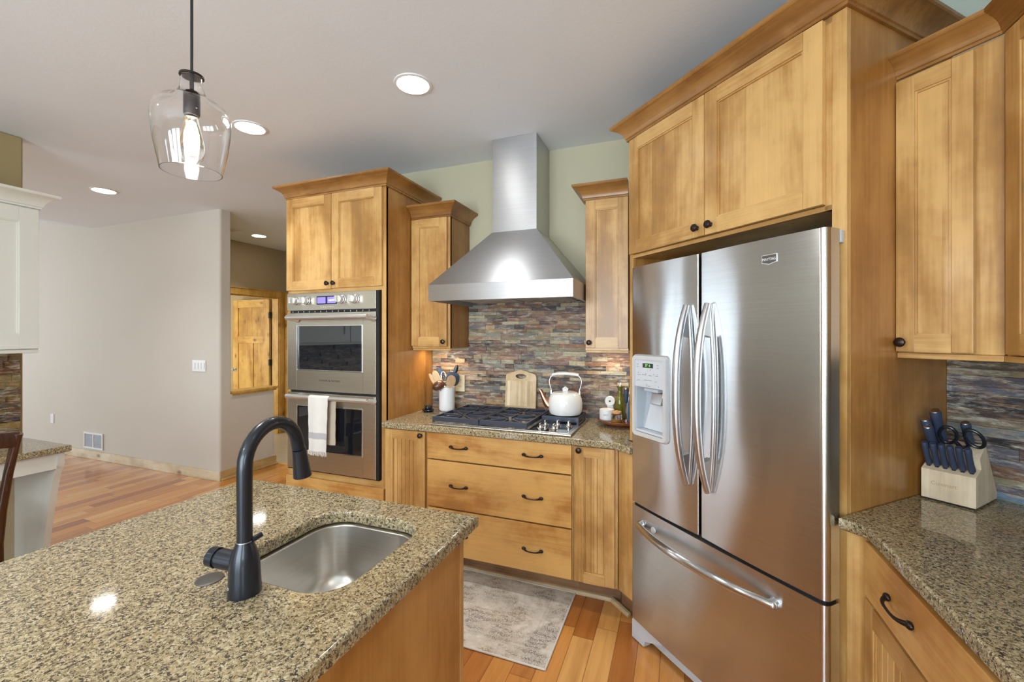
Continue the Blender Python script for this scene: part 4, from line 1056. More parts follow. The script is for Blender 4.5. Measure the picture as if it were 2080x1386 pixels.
MB().lathe([(0, 0.105), (0.006, 0.105), (0.010, 0.112), (0.0135, 0.135), (0.0135, 0.175), (0.011, 0.190), (0, 0.190)], seg=20).build('handle', 'knife', t)
MB().lathe([(0, 0.203), (0.008, 0.201), (0.010, 0.190), (0, 0.190)], seg=16).build('button_cap', 'chrome', t)
MB().lathe([(0, 0.105), (0.0015, 0.105), (0.0015, 0.004), (0.011, 0.004), (0.011, 0), (0, 0)], seg=12).build('rod', 'chrome', t)
t = put('honey_jar', 'small glass jar of honey with cork lid on the front of the tray', 'jar', -0.337, 2.612)
MB().lathe([(0, 0), (0.028, 0), (0.031, 0.004), (0.031, 0.048), (0.026, 0.054), (0, 0.054)], seg=30).build('glass', 'glass', t)
MB().lathe([(0, 0.002), (0.0285, 0.003), (0.0285, 0.020), (0, 0.020)], seg=30).build('honey', 'honey', t)
MB().lathe([(0, 0.072), (0.009, 0.072), (0.010, 0.066), (0.028, 0.065), (0.029, 0.055), (0, 0.0545)], seg=24).build('cork_lid', 'cork', t)
t = put('blue_bottle', 'slate blue insulated bottle with pale cap on the tray next to the refrigerator', 'bottle', -0.243, 2.668)
MB().lathe([(0, 0), (0.034, 0), (0.036, 0.004), (0.036, 0.105), (0.032, 0.122), (0.028, 0.132), (0.027, 0.165), (0, 0.165)], seg=32).build('body', 'bluev', t)
MB().lathe([(0, 0.181), (0.025, 0.180), (0.027, 0.176), (0.027, 0.165), (0, 0.165)], seg=28).build('cap', 'ceramic', t)
t = put('white_bottle', 'tall plain white bottle at the back of the tray', 'bottle', -0.262, 2.755)
MB().lathe([(0, 0), (0.028, 0), (0.030, 0.005), (0.030, 0.12), (0.017, 0.14), (0.015, 0.195), (0, 0.197)], seg=28).build('body', 'ceramic', t)

# ---------------------------------------------------------------- refrigerator (diagonal)
t = thing('refrigerator', 'stainless steel french-door refrigerator with ice dispenser', 'refrigerator', (0, 0, 0), DIAG)
C0 = 1.365; FL, FR, FS = -1.655, -0.783, -1.250
def fdoor(x0, x1, z0, z1, bl, br, depth=0.062, n=20, rcor=0.016, bulge=0.007, cut=None):
    """plan profile with rounded vertical corners and a slight bulge"""
    pr = []
    for k in range(7):
        a = pi / 2 * k / 6
        pr.append((x0 + bl - bl * cos(a), C0 + bl - bl * sin(a) + 0.0))
    m_ = 14
    for k in range(1, m_):
        f = k / m_
        pr.append((x0 + bl + (x1 - x0 - bl - br) * f, C0 - bulge * sin(pi * f)))
    for k in range(7):
        a = pi / 2 * k / 6
        pr.append((x1 - br + br * sin(a), C0 + br - br * cos(a)))
    pr += [(x1, C0 + depth), (x0, C0 + depth)]
    return pr
DZ0, DZ1 = 0.664, 1.776
dl = MB().prism(fdoor(FL, FS - 0.006, DZ0, DZ1, 0.010, 0.006), 'z', DZ0, DZ1).build('fridge_door', 'fridge', t, ang=25)
cut = MB().box(-1.607, -1.428, C0 - 0.02, C0 + 0.054, 1.010, 1.217).build('cutter', 'fridge', smooth=False)
bo_ = dl.modifiers.new('recess', 'BOOLEAN'); bo_.object = cut; bo_.solver = 'EXACT'
dl.modifiers.move(1, 0) if len(dl.modifiers) > 1 else None
cut.parent = t
bpy.context.view_layer.update()
dg_ = bpy.context.evaluated_depsgraph_get()
me_ = bpy.data.meshes.new_from_object(dl.evaluated_get(dg_), preserve_all_data_layers=True, depsgraph=dg_)
dl.modifiers.clear(); dl.data = me_; bpy.data.objects.remove(cut)
dr = MB().prism(fdoor(FS + 0.006, FR, DZ0, DZ1, 0.006, 0.020), 'z', DZ0, DZ1).build('fridge_door', 'fridge', t, ang=25)
fz = MB().prism(fdoor(FL, FR, 0.10, 0.652, 0.010, 0.020), 'z', 0.105, 0.650).build('freezer_drawer', 'fridge', t, ang=25)
MB().box(FL + 0.006, FR - 0.045, C0 + 0.066, 1.98, 0.03, 1.755, 0.004).build('case', 'greypl', t)
MB().box(FL + 0.012, FR - 0.012, C0 + 0.0625, C0 + 0.066, 0.11, 1.77).build('gasket', 'rubber', t)
MB().box(FL + 0.01, FR - 0.01, C0 + 0.012, C0 + 0.06, 0.6505, 0.6635).build('drawer_gap', 'rubber', t)
def fhandle(x, side):
    zc, h = 1.215, 0.360
    # front bar bowed outward, pinched flat ends on the door
    mb = MB()
    P, Rr = [], []
    n = 28
    for k in range(n + 1):
        s_ = -1 + 2 * k / n
        y = C0 - 0.014 - 0.052 * (1 - abs(s_) ** 2.6)
        P.append((x - 0.004 * (1 - s_ * s_), y, zc + s_ * h)); Rr.append((0.012 + 0.004 * (1 - s_ * s_), 0.013 + 0.004 * (1 - s_ * s_)))
    mb.tube(P, Rr, 14, up=(1, 0, 0))
    # base plate on the door following the same length
    P2 = [(x + 0.004 + 0.020 * (1 - abs(-1 + 2 * k / n) ** 2.2), C0 - 0.009, zc + (-1 + 2 * k / n) * (h - 0.004)) for k in range(n + 1)]
    mb.tube(P2, [(0.0085, 0.009) for k in range(n + 1)], 12, up=(1, 0, 0))
    for sg in (-1, 1):
        mb.loft([[(x - 0.014, C0 - 0.002, zc + sg * (h)), (x + 0.014, C0 - 0.002, zc + sg * h), (x + 0.022, C0 - 0.002, zc + sg * (h - 0.13)), (x - 0.014, C0 - 0.002, zc + sg * (h - 0.13))],
                 [(x - 0.010, C0 - 0.016, zc + sg * (h)), (x + 0.010, C0 - 0.016, zc + sg * h), (x + 0.012, C0 - 0.044, zc + sg * (h - 0.12)), (x - 0.012, C0 - 0.044, zc + sg * (h - 0.12))]])
    return mb
fhandle(-1.302, -1).build('handle', 'handle', dl)
fhandle(-1.198, 1).build('handle', 'handle', dr)
mb = MB(); P, Rr = [], []
for k in range(31):
    s_ = -1 + 2 * k / 30
    P.append((-1.262 + s_ * 0.325, C0 - 0.020 - 0.050 * (1 - abs(s_) ** 2.4), 0.575)); Rr.append(0.0135 + 0.003 * (1 - s_ * s_))
mb.tube(P, Rr, 16)
for sx_ in (-1, 1):
    mb.tube([(-1.262 + sx_ * 0.318, C0 + 0.002, 0.575), (-1.262 + sx_ * 0.322, C0 - 0.012, 0.575), (-1.262 + sx_ * 0.315, C0 - 0.028, 0.575)], [(0.022, 0.020), (0.017, 0.018), 0.013], 14)
    mb.ball((-1.262 + sx_ * 0.325, C0 - 0.018, 0.575), 0.0135)
mb.build('handle', 'fridge', fz)
MB().lathe([(0, 0.004), (0.013, 0.004), (0.015, 0)], (-1.50, C0 - 0.006, 0.583), 20, 'y').build('lock_disc', 'silver', fz)
# badge
bd = MB().prism([(-0.982, 1.722), (-0.930, 1.722), (-0.930, 1.695), (-0.956, 1.688), (-0.982, 1.695)], 'y', C0 - 0.0085, C0 - 0.004).build('badge', 'silver', dr)
MB().prism([(-0.980, 1.720), (-0.932, 1.720), (-0.932, 1.697), (-0.956, 1.691), (-0.980, 1.697)], 'y', C0 - 0.0092, C0 - 0.0085).build('badge_field', 'badge', bd)
text('badge_lettering', 'MAYTAG', 0.0125, 'badgew', bd, (-0.956, C0 - 0.0095, 1.706), FRONT, sx=0.95)
# dispenser on the left door
ds = thing('tmp', None, None); bpy.data.objects.remove(ds)
x0, x1, z0, z1 = -1.630, -1.405, 0.985, 1.366
def rrect(x0, x1, z0, z1, r, n=6):
    out = []
    for cx0_, cz0_, a0 in ((x1 - r, z0 + r, -pi / 2), (x1 - r, z1 - r, 0), (x0 + r, z1 - r, pi / 2), (x0 + r, z0 + r, pi)):
        for k in range(n + 1):
            a = a0 + pi / 2 * k / n
            out.append((cx0_ + r * cos(a), cz0_ + r * sin(a)))
    return out
outer = rrect(x0, x1, z0, z1, 0.022); inner = rrect(x0 + 0.022, x1 - 0.022, z0 + 0.024, z1 - 0.024, 0.008)
mb = MB()
ring = lambda poly, y: [(p[0], y, p[1]) for p in poly]
mb.loft([ring(outer, C0 + 0.001), ring(outer, C0 - 0.012), ring(rrect(x0 + 0.006, x1 - 0.006, z0 + 0.006, z1 - 0.006, 0.018), C0 - 0.022), ring(inner, C0 - 0.022), ring(inner, C0 - 0.010)], cap0=False, cap1=False)
dsp = mb.build('dispenser', 'silver', dl)
ix0, ix1, iz0, iz1 = x0 + 0.022, x1 - 0.022, z0 + 0.024, z1 - 0.024; zm = 1.218
MB().box(ix0, ix1, C0 - 0.0175, C0 - 0.006, zm, iz1, 0.001).build('control_face', 'greypl', dsp)
cv = MB()
cv.box(ix0, ix0 + 0.003, C0 - 0.010, C0 + 0.052, iz0, zm).box(ix1 - 0.003, ix1, C0 - 0.010, C0 + 0.052, iz0, zm)
cv.box(ix0 + 0.003, ix1 - 0.003, C0 - 0.010, C0 + 0.052, zm - 0.003, zm + 0.002)
cv.prism([(C0 + 0.052, zm - 0.003), (C0 + 0.048, zm - 0.003), (C0 + 0.046, zm - 0.07), (C0 + 0.026, iz0 + 0.012), (C0 + 0.052, iz0 + 0.012)], 'x', ix0 + 0.003, ix1 - 0.003)
cv.build('cavity', 'cavity', dsp)
MB().loft([[(ix0 + 0.06, C0 + 0.046, zm - 0.004), (ix0 + 0.15, C0 + 0.046, zm - 0.004), (ix0 + 0.16, C0 + 0.024, iz0 + 0.014), (ix0 + 0.01, C0 + 0.024, iz0 + 0.014)],
           [(ix0 + 0.075, C0 + 0.034, zm - 0.004), (ix0 + 0.135, C0 + 0.034, zm - 0.004), (ix0 + 0.150, C0 + 0.018, iz0 + 0.014), (ix0 + 0.025, C0 + 0.018, iz0 + 0.014)]]).build('chute', 'greypl', dsp)
MB().box(ix0 + 0.050, ix0 + 0.140, C0 - 0.012, C0 + 0.036, zm - 0.020, zm - 0.003, 0.006).build('nozzle', 'cavity', dsp)
MB().box(ix0 + 0.078, ix0 + 0.150, C0 + 0.004, C0 + 0.022, zm - 0.078, zm - 0.020, 0.008, rot=Matrix.Rotation(R(-14), 3, 'X')).build('paddle', 'handle', dsp)
MB().box(ix0 + 0.004, ix1 - 0.004, C0 - 0.018, C0 + 0.040, iz0 + 0.001, iz0 + 0.012, 0.003).build('drip_tray', 'greypl', dsp)
MB().box(ix0 + 0.052, ix0 + 0.118, C0 - 0.019, C0 - 0.0175, iz1 - 0.035, iz1 - 0.015).build('lcd', 'lcd', dsp)
text('lcd_digits', '37  0', 0.016, 'lcdg', dsp, (ix0 + 0.085, C0 - 0.0194, iz1 - 0.025), FRONT)
mb = MB()
for k, (dx, dz, w_) in enumerate(((0.015, .070, .02), (0.045, .068, .03), (0.09, .070, .02), (0.13, .068, .02), (0.02, .095, .012), (0.06, .092, .05), (0.13, .094, .012), (0.07, .118, .03), (.012, .022, .012), (.012, .033, .012), (.14, .022, .014), (.14, .034, .014))):
    mb.box(ix0 + dx, ix0 + dx + w_, C0 - 0.0179, C0 - 0.0175, iz1 - dz, iz1 - dz + 0.0018)
for dx, dz in ((.02, .062), (.07, .064), (.12, .064), (.145, .063), (.10, .045), (.075, .112), (.15, .116), (.012, .10)): mb.box(ix0 + dx, ix0 + dx + 0.003, C0 - 0.018, C0 - 0.0175, iz1 - dz, iz1 - dz + 0.004)
mb.build('panel_lettering', 'inkg', dsp)
# hinge covers and kick grille
MB().box(FR - 0.075, FR + 0.0, C0 + 0.070, C0 + 0.088, 1.735, 1.775, 0.004).build('hinge_cover', 'greypl', t)
MB().box(FR - 0.070, FR - 0.018, C0 + 0.014, C0 + 0.055, 0.6505, 0.6635, 0.002).box(FL + 0.01, FL + 0.06, C0 + 0.014, C0 + 0.055, 0.6505, 0.6635, 0.002).build('center_hinge', 'silver', t)
mb = MB().box(FL + 0.01, FR - 0.02, C0 + 0.050, C0 + 0.065, 0.015, 0.098, 0.003)
mb.prism([(FL - 0.006, 0.005), (FL + 0.075, 0.005), (FL + 0.085, 0.035), (FL + 0.19, 0.085), (FL + 0.19, 0.098), (FL + 0.0, 0.098), (FL - 0.006, 0.085)], 'y', C0 + 0.008, C0 + 0.046)
mb.build('kick_grille', 'greypl', t)

# ---------------------------------------------------------------- refrigerator enclosure
t = thing('refrigerator_cabinet', 'large maple enclosure with two doors above the refrigerator', 'cabinet', (0, 0, 0), DIAG)
EC = 1.455; EL, ER = -1.778, -0.778
mb = MB()
mb.box(ER - 0.020, ER, EC + 0.018, 2.070, 0.0, 2.450, 0.001, mi=1).box(EL, EL + 0.020, EC + 0.018, 2.070, 0.916, 2.450, 0.001, mi=1)
mb.box(EL + 0.02, ER - 0.02, EC + 0.018, 2.070, 1.852, 2.445, mi=2)
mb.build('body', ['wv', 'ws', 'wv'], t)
mb = MB().box(ER - 0.062, ER - 0.042, EC, EC + 0.018, 1.846, 2.45).box(ER - 0.042, ER, EC, EC + 0.018, 0.0, 2.450, 0.0015).box(EL, EL + 0.026, EC, EC + 0.018, 0.916, 2.450, 0.0015)
mb.box(EL + 0.026, ER - 0.042, EC, EC + 0.018, 1.846, 1.862, mi=1).box(EL + 0.026, ER - 0.042, EC, EC + 0.018, 2.43, 2.45, mi=1)
mb.build('face_frame', ['wv', 'wh'], t)
door(t, -1.760, -1.292, 1.864, 2.442, EC - 0.021, -1.325, 1.900, st=0.060, kf=1.05)
door(t, -1.288, -0.836, 1.864, 2.442, EC - 0.021, -1.258, 1.900, st=0.060, kf=1.05)
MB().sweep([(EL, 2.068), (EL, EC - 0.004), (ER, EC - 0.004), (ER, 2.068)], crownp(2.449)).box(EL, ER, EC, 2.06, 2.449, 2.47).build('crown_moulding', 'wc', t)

# ---------------------------------------------------------------- corner wall cabinets
DC = 1.736
t = thing('wall_cabinet', 'narrow maple corner wall cabinet above the knife block', 'cabinet', (0, 0, 0), DIAG)
mb = MB().box(-0.7775, -0.536, DC, 2.070, 1.398, 2.290, 0.0015)
mb.build('body', 'wv', t)
door(t, -0.775, -0.592, 1.402, 2.278, DC - 0.021, -0.757, 1.432, st=0.048, rail=0.053, kf=1.0)
MB().box(-0.7775, -0.535, DC - 0.008, DC + 0.03, 1.380, 1.398, 0.003).build('light_rail', 'wh', t)
CP = [UC(-0.7775, DC - 0.004)[:2], UC(-0.534, DC - 0.004)[:2]]
xx = UC(-0.534, DC - 0.004)[0]; yy = UC(-0.534, DC - 0.004)[1]
path = [CP[0], CP[1], (xx, 0.2)]
mb = MB().sweep(path, crownp(2.290, 0.8), segs=[0]); mb.xf(Matrix.Rotation(R(45), 4, 'Z')); mb.build('crown_moulding', 'wc', t)
t = thing('wall_cabinet', 'darker maple wall cabinet at the right edge above the counter', 'cabinet', (0, 0, 0), R(-90))
mb = MB().box(-yy, -0.2, xx + 0.004, 1.150, 1.398, 2.290, 0.0015)
mb.build('body', 'wv', t)
door(t, -yy + 0.030, -yy + 0.42, 1.402, 2.278, xx - 0.017, -yy + 0.38, 1.44, st=0.055)
door(t, -yy + 0.43, -yy + 0.82, 1.402, 2.278, xx - 0.017, -yy + 0.47, 1.44, st=0.055)
MB().box(-yy, -0.2, xx - 0.004, xx + 0.03, 1.380, 1.398, 0.003).build('light_rail', 'wh', t)
mb = MB().sweep(path, crownp(2.290, 0.8), segs=[1]); mb.xf(Matrix.Rotation(R(90), 4, 'Z')); mb.build('crown_moulding', 'wc', t)

# ---------------------------------------------------------------- right base cabinets and counter
t = thing('base_cabinet', 'maple base cabinet with one drawer and a beadboard door at the lower right', 'cabinet', (0, 0, 0), R(-90))
RX = 0.520
mb = MB().box(-1.530, -0.70, RX + 0.018, 1.12, 0.10, 0.874)
mb.box(-1.530, -1.505, RX, RX + 0.018, 0.10, 0.874, 0.001).box(-0.725, -0.70, RX, RX + 0.018, 0.10, 0.874, 0.001).box(-1.505, -0.725, RX, RX + 0.018, 0.84, 0.874, mi=1).box(-1.505, -0.725, RX, RX + 0.018, 0.69, 0.72, mi=1).box(-1.505, -0.725, RX, RX + 0.018, 0.10, 0.14, mi=1)
mb.build('body', ['wv', 'wh'], t)
d = MB().box(-1.515, -0.93, RX - 0.020, RX - 0.0005, 0.712, 0.866, 0.003).build('drawer', 'wd', t)
pull(-1.300, 0.792, RX - 0.020, d, 0.110)
door(t, -1.515, -0.93, 0.118, 0.704, RX - 0.020, -0.965, 0.66, 'bead', st=0.057)
MB().box(-1.520, -0.70, RX + 0.07, RX + 0.085, 0, 0.10).build('toe_board', 'redtoe', t)
t = thing('base_cabinet', 'maple base cabinet continuing towards the viewer along the right counter', 'cabinet', (0, 0, 0), R(-90))
MB().box(-0.699, 0.60, RX + 0.001, 1.12, 0.10, 0.874, 0.001).build('body', 'wv', t)
door(t, -0.69, -0.10, 0.118, 0.866, RX - 0.020, -0.14, 0.80, 'bead', st=0.057)
door(t, -0.09, 0.50, 0.118, 0.866, RX - 0.020, -0.05, 0.80, 'bead', st=0.057)
MB().box(-0.70, 0.60, RX + 0.07, RX + 0.085, 0, 0.10).build('toe_board', 'redtoe', t)
t = thing('corner_filler', 'maple filler panel between the refrigerator enclosure and the right base cabinet', 'cabinet panel', (0, 0, 0), DIAG)
MB().box(-0.7775, -0.718, 1.452, 1.470, 0.0, 0.874, 0.001).build('panel', 'wv', t)
poly = [UC(-0.777, 1.412)[:2], (0.500, 1.412 / S2 - 0.500), (0.500, -0.62), (1.132, -0.62), (1.132, 2.040 / S2 - 1.132), UC(-0.777, 2.040)[:2]]
tag(MB().slab([tuple(p) for p in poly], [], 0.8765, 0.914, 0.006).build('granite_countertop', 'gran', None, ang=50), 'brown speckled granite countertop under the knife block', 'countertop')

# ---------------------------------------------------------------- knife block
BA = R(-40.5)
bo = Vector((0.758, 1.827, 0)); bdir = Vector((cos(BA), sin(BA), 0)); bin_ = Vector((-sin(BA), cos(BA), 0))
t = thing('knife_block', 'pale wooden knife block on the right granite counter', 'knife block', (bo.x, bo.y, 0.9145), BA)
BW = 0.128
pr = [(0, 0.006), (0, 0.100), (0.046, 0.120), (0.034, 0.155), (0.084, 0.192), (0.192, 0.020), (0.186, 0.006)]
MB().prism(pr, 'x', 0.0, BW).build('body', 'block', t)
MB().box(0.006, BW - 0.006, 0.006, 0.17, 0.0, 0.006).build('foot_pad', 'rubber', t)
text('block_lettering', 'Cuisinart', 0.017, 'burn', t, (0.055, -0.0004, 0.058), FRONT, ext=0.0002)
def knife(label, x, y, z, tilt, L, wd, th, big=False, yaw=0.0, grp=None):
    o = thing('kitchen_knife' if big else 'steak_knife', label, 'knife', tuple(bo + bdir * x + bin_ * y + Vector((0, 0, 0.9145 + z))), 0, grp)
    o.rotation_euler = (tilt, yaw, BA)
    n = 12; P, Rr = [], []
    for k in range(n + 1):
        f = k / n
        bend = -0.010 * sin(pi * f * 0.9) * (1 if not big else 0.6)
        P.append((0, bend * 0.4 - 0.004 * f, 0.004 + L * f))
        e = 1.0 - 0.25 * sin(pi * min(1, f * 1.1)) * (0.4 if big else 0.5)
        if f > .93: e *= 0.8
        if f < .05: e *= 0.9
        Rr.append((wd * e, th * e))
    MB().tube(P, Rr, 16, up=(0, 1, 0)).build('handle', 'knife', o)
    MB().box(-th * 0.5, th * 0.5, -wd * 0.85, wd * 0.85, -0.004, 0.006, 0.001).build('bolster', 'black', o)
    if big: MB().lathe([(0, 0.0), (wd * 0.8, 0.0), (wd * 0.72, 0.0015), (0, 0.002)], (0, P[-1][1], 0.004 + L), 20, sx=th / wd).build('end_cap', 'handle', o)
    return o
pos = ('leftmost', 'second from left', 'third from left', 'fourth from left', 'second from right', 'rightmost')
for k in range(6):
    knife('navy handled steak knife in the front row of the block, %s of six' % pos[k], 0.0135 + k * 0.0202, 0.023, 0.1125, R(24), 0.084, 0.0110, 0.0092, grp='steak knives in the block')
knife('large navy chef knife handle, highest at the back left of the block', 0.032, 0.070, 0.184, R(28), 0.122, 0.0180, 0.0150, True)
knife('navy knife handle with round metal end at the far left of the block', 0.012, 0.052, 0.172, R(30), 0.104, 0.0155, 0.0135, True)
knife('navy knife handle in front of the two tall left handles', 0.020, 0.042, 0.164, R(32), 0.092, 0.0165, 0.0140, True)
knife('short navy knife handle standing behind the scissors', 0.094, 0.080, 0.190, R(26), 0.078, 0.0150, 0.0125, True)
t = thing('kitchen_scissors', 'black kitchen scissors with two open loops in the knife block', 'scissors', tuple(bo + bdir * 0.088 + bin_ * 0.052 + Vector((0, 0, 0.9145 + 0.172))), 0)
t.rotation_euler = (R(28), 0, BA)
for s_, nm in ((-1, 'grip'), (1, 'grip')):
    P = [(s_ * 0.030 + 0.021 * cos(a), -0.002, 0.052 + 0.031 * sin(a)) for a in [k * 2 * pi / 24 for k in range(25)]]
    P = [(s_ * 0.004 + (p[0] - s_ * 0.004) * 1.0, p[1], p[2] + s_ * 0.3 * (p[0] - s_ * 0.03) * -1) for p in P]
    MB().tube(P, 0.0050, 10).tube([(s_ * 0.018, 0, 0.030), (s_ * 0.007, 0, 0.010), (s_ * 0.003, 0, -0.006)], [0.006, 0.006, 0.005], 10).build('finger_loop', 'black', t)
MB().lathe([(0, 0.006), (0.005, 0.006), (0.005, -0.006), (0, -0.006)], (0, 0, 0.008), 14, 'y').box(-0.006, 0.006, -0.002, 0.002, -0.006, 0.006).build('pivot', 'chrome', t)

# ---------------------------------------------------------------- island
IX0, IX1, IY1 = -1.510, -0.556, 1.168
t = thing('kitchen_island', 'honey maple kitchen island base in the foreground', 'island', (0, 0, 0))
bx0, bx1, by1 = -1.22, -0.590, 1.136
mb = MB().box(bx1 - 0.02, bx1, -1.25, by1 - 0.022, 0.0, 0.875, 0.001, mi=1).box(bx0, bx0 + 0.02, -1.25, by1, 0.0, 0.875, mi=1).box(bx0 + 0.02, bx1 - 0.02, -1.25, -1.23, 0.0, 0.875)
mb.box(bx1 - 0.020, bx1 + 0.001, by1 - 0.022, by1, 0.0, 0.875, 0.001).box(bx0 + 0.02, bx1 - 0.021, by1 - 0.02, by1, 0.84, 0.875).box(bx0 + 0.02, bx1 - 0.021, by1 - 0.02, by1, 0.10, 0.14)
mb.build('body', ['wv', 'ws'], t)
f = thing('tmp2', None, None); bpy.data.objects.remove(f)
for (a, b_, kx) in ((-1.20, -0.91, -0.93), (-0.90, -0.612, -0.625)):
    dd = MB().box(a, b_, by1 + 0.001, by1 + 0.021, 0.12, 0.862, 0.003).build('door', 'wp', t)
    MB().lathe([(r, -h) for r, h in KNOB], (kx, by1 + 0.021, 0.836), 20, 'y').build('knob', 'bronze', dd)
def rr2(x0, x1, y0, y1, r, n=8):
    return rrect(x0, x1, y0, y1, r, n)
SX0, SX1, SY0, SY1 = -1.005, -0.668, 0.690, 1.058
hole = rr2(SX0, SX1, SY0, SY1, 0.085, 10)
tag(MB().slab([(IX0, -1.30), (IX1, -1.30), (IX1, IY1), (IX0, IY1)], [hole], 0.8765, 0.914, 0.007).build('granite_countertop', 'gran', None, ang=50), 'polished speckled granite island top with sink cutout in the foreground', 'countertop')
# sink
t = thing('undermount_sink', 'small stainless steel undermount sink in the island', 'sink', ((SX0 + SX1) / 2, (SY0 + SY1) / 2, 0.875))
hx, hy_ = (SX1 - SX0) / 2, (SY1 - SY0) / 2
lv = [(0.020, 0.0, 0.09), (-0.003, 0.0, 0.085), (-0.006, -0.004, 0.085), (-0.012, -0.13, 0.08), (-0.020, -0.160, 0.08), (-0.045, -0.182, 0.075), (-0.09, -0.188, 0.06), (-0.13, -0.189, 0.03)]
loops = [[(p[0], p[1], z) for p in rr2(-hx - o_, hx + o_, -hy_ - o_, hy_ + o_, max(r_, 0.02), 10)] for o_, z, r_ in lv]
back = [[(p[0], p[1], z - 0.0015) for p in rr2(-hx - o_ - .0015, hx + o_ + .0015, -hy_ - o_ - .0015, hy_ + o_ + .0015, max(r_, 0.02), 10)] for o_, z, r_ in lv]
MB().loft(loops, cap0=False, cap1=True).build('basin', 'sink', t, ang=60)
MB().lathe([(0, 0.003), (0.020, 0.002), (0.024, 0.004), (0.042, 0.004), (0.044, 0.0), (0, 0)], (0, 0, -0.1885), 28).build('drain', 'chrome', t)
# faucet
fx, fy = -0.848, 0.643
t = thing('kitchen_faucet', 'matte black gooseneck pull-down faucet beside the island sink', 'faucet', (fx, fy, 0.9145), R(8))
MB().lathe([(0, 0), (0.031, 0.0), (0.0315, 0.010), (0.030, 0.030), (0.029, 0.055), (0.027, 0.075), (0.022, 0.092), (0.0175, 0.103), (0.0165, 0.108), (0, 0.108)], seg=40).build('base', 'faucet', t)
P = [(0, 0, 0.108), (0, 0, 0.16), (0, 0, 0.22), (0, 0, 0.255)]
ra = 0.079
for k in range(1, 15):
    a = pi - (pi - R(14)) * k / 14
    P.append((0, ra + ra * cos(a), 0.262 + 0.078 * sin(a)))
P.append((0, 2 * ra + 0.002, 0.262))
sp = MB().tube(P, 0.0150, 20, up=(1, 0, 0)).build('spout', 'faucet', t, ang=60)
e = P[-1]
MB().tube([(0, e[1], e[2]), (0, e[1] + 0.002, e[2] - 0.003), (0, e[1] + 0.007, e[2] - 0.030), (0, e[1] + 0.014, e[2] - 0.072)], [0.0152, 0.0158, 0.0175, 0.0215], 22, up=(1, 0, 0)).build('spray_head', 'faucet', sp)
MB().lathe([(0.0156, 0), (0.0160, 0.001), (0.0156, 0.002)], (0, 0, 0.107), 28).build('joint_ring', 'handle', t)
hd = MB().tube([(-0.015, 0, 0.062), (-0.058, -0.002, 0.066)], 0.0200, 24).build('side_body', 'faucet', t)
MB().tube([(-0.059, -0.002, 0.066), (-0.066, -0.002, 0.0665)], 0.0175, 24).tube([(-0.066, -0.002, 0.0665), (-0.083, -0.003, 0.068)], [0.0205, 0.0195], 24).build('valve_cap', 'faucet', hd)
MB().tube([(0.012, 0.006, 0.108), (0.018, 0.026, 0.113)], 0.0058, 12).build('lever', 'faucet', t)
text('faucet_lettering', 'D', 0.008, 'greypl', t, (-0.011, -0.0300, 0.022), (R(90), 0, R(-20)), ext=0.0003)
t = thing('sink_hole_cover', 'round bronze-grey disc covering a hole in the island granite', 'hole cover', (-0.966, 0.650, 0.9145))
MB().lathe([(0, 0.0045), (0.022, 0.004), (0.0265, 0.002), (0.0275, 0), (0, 0)], seg=36).build('disc', 'disc', t)

# ---------------------------------------------------------------- rug
t = thing('kitchen_rug', 'faded cream and grey-brown patterned rug on the wood floor before the drawers', 'rug', (-0.997, 2.088, 0.0005))
mb = MB(); nx, ny = 46, 30
gr = [[(-0.46 + 0.92 * i / nx + 0.0016 * sin(j * 0.7 + (i == nx) * 2) * (i in (0, nx)), -0.295 + 0.59 * j / ny + 0.0016 * sin(i * 0.6) * (j in (0, ny)), 0.0055 + 0.0014 * max(0, sin(i * 0.31 + j * .2)) * (j > ny - 3) + 0.0006 * sin(i * .5)) for i in range(nx + 1)] for j in range(ny + 1)]
V = [[mb.bm.verts.new(p) for p in r] for r in gr]; B_ = [[mb.bm.verts.new((p[0], p[1], 0.0)) for p in r] for r in gr]
for j in range(ny):
    for i in range(nx):
        mb.bm.faces.new((V[j][i], V[j][i + 1], V[j + 1][i + 1], V[j + 1][i]))
for j in range(ny):
    for i in (0, nx): mb.bm.faces.new((V[j][i], V[j + 1][i], B_[j + 1][i], B_[j][i]))
for i in range(nx):
    for j in (0, ny): mb.bm.faces.new((V[j][i], V[j][i + 1], B_[j][i + 1], B_[j][i]))
mb.build('weave', 'rug', t)
mb = MB()
pp = [(-0.46, -0.295), (0.46, -0.295), (0.46, 0.295), (-0.46, 0.295), (-0.46, -0.295)]
mb.tube([(p[0] * 1.002, p[1] * 1.004, 0.0055) for p in [(-0.46, -0.295), (0.46, -0.295)]], 0.0045, 8).tube([(0.462, -0.296, 0.0055), (0.462, 0.296, 0.0055)], 0.0045, 8).tube([(0.46, 0.296, 0.0055), (-0.46, 0.296, 0.0055)], 0.0045, 8).tube([(-0.462, 0.296, 0.0055), (-0.462, -0.296, 0.0055)], 0.0045, 8)
mb.build('bound_edge', 'rugedge', t)

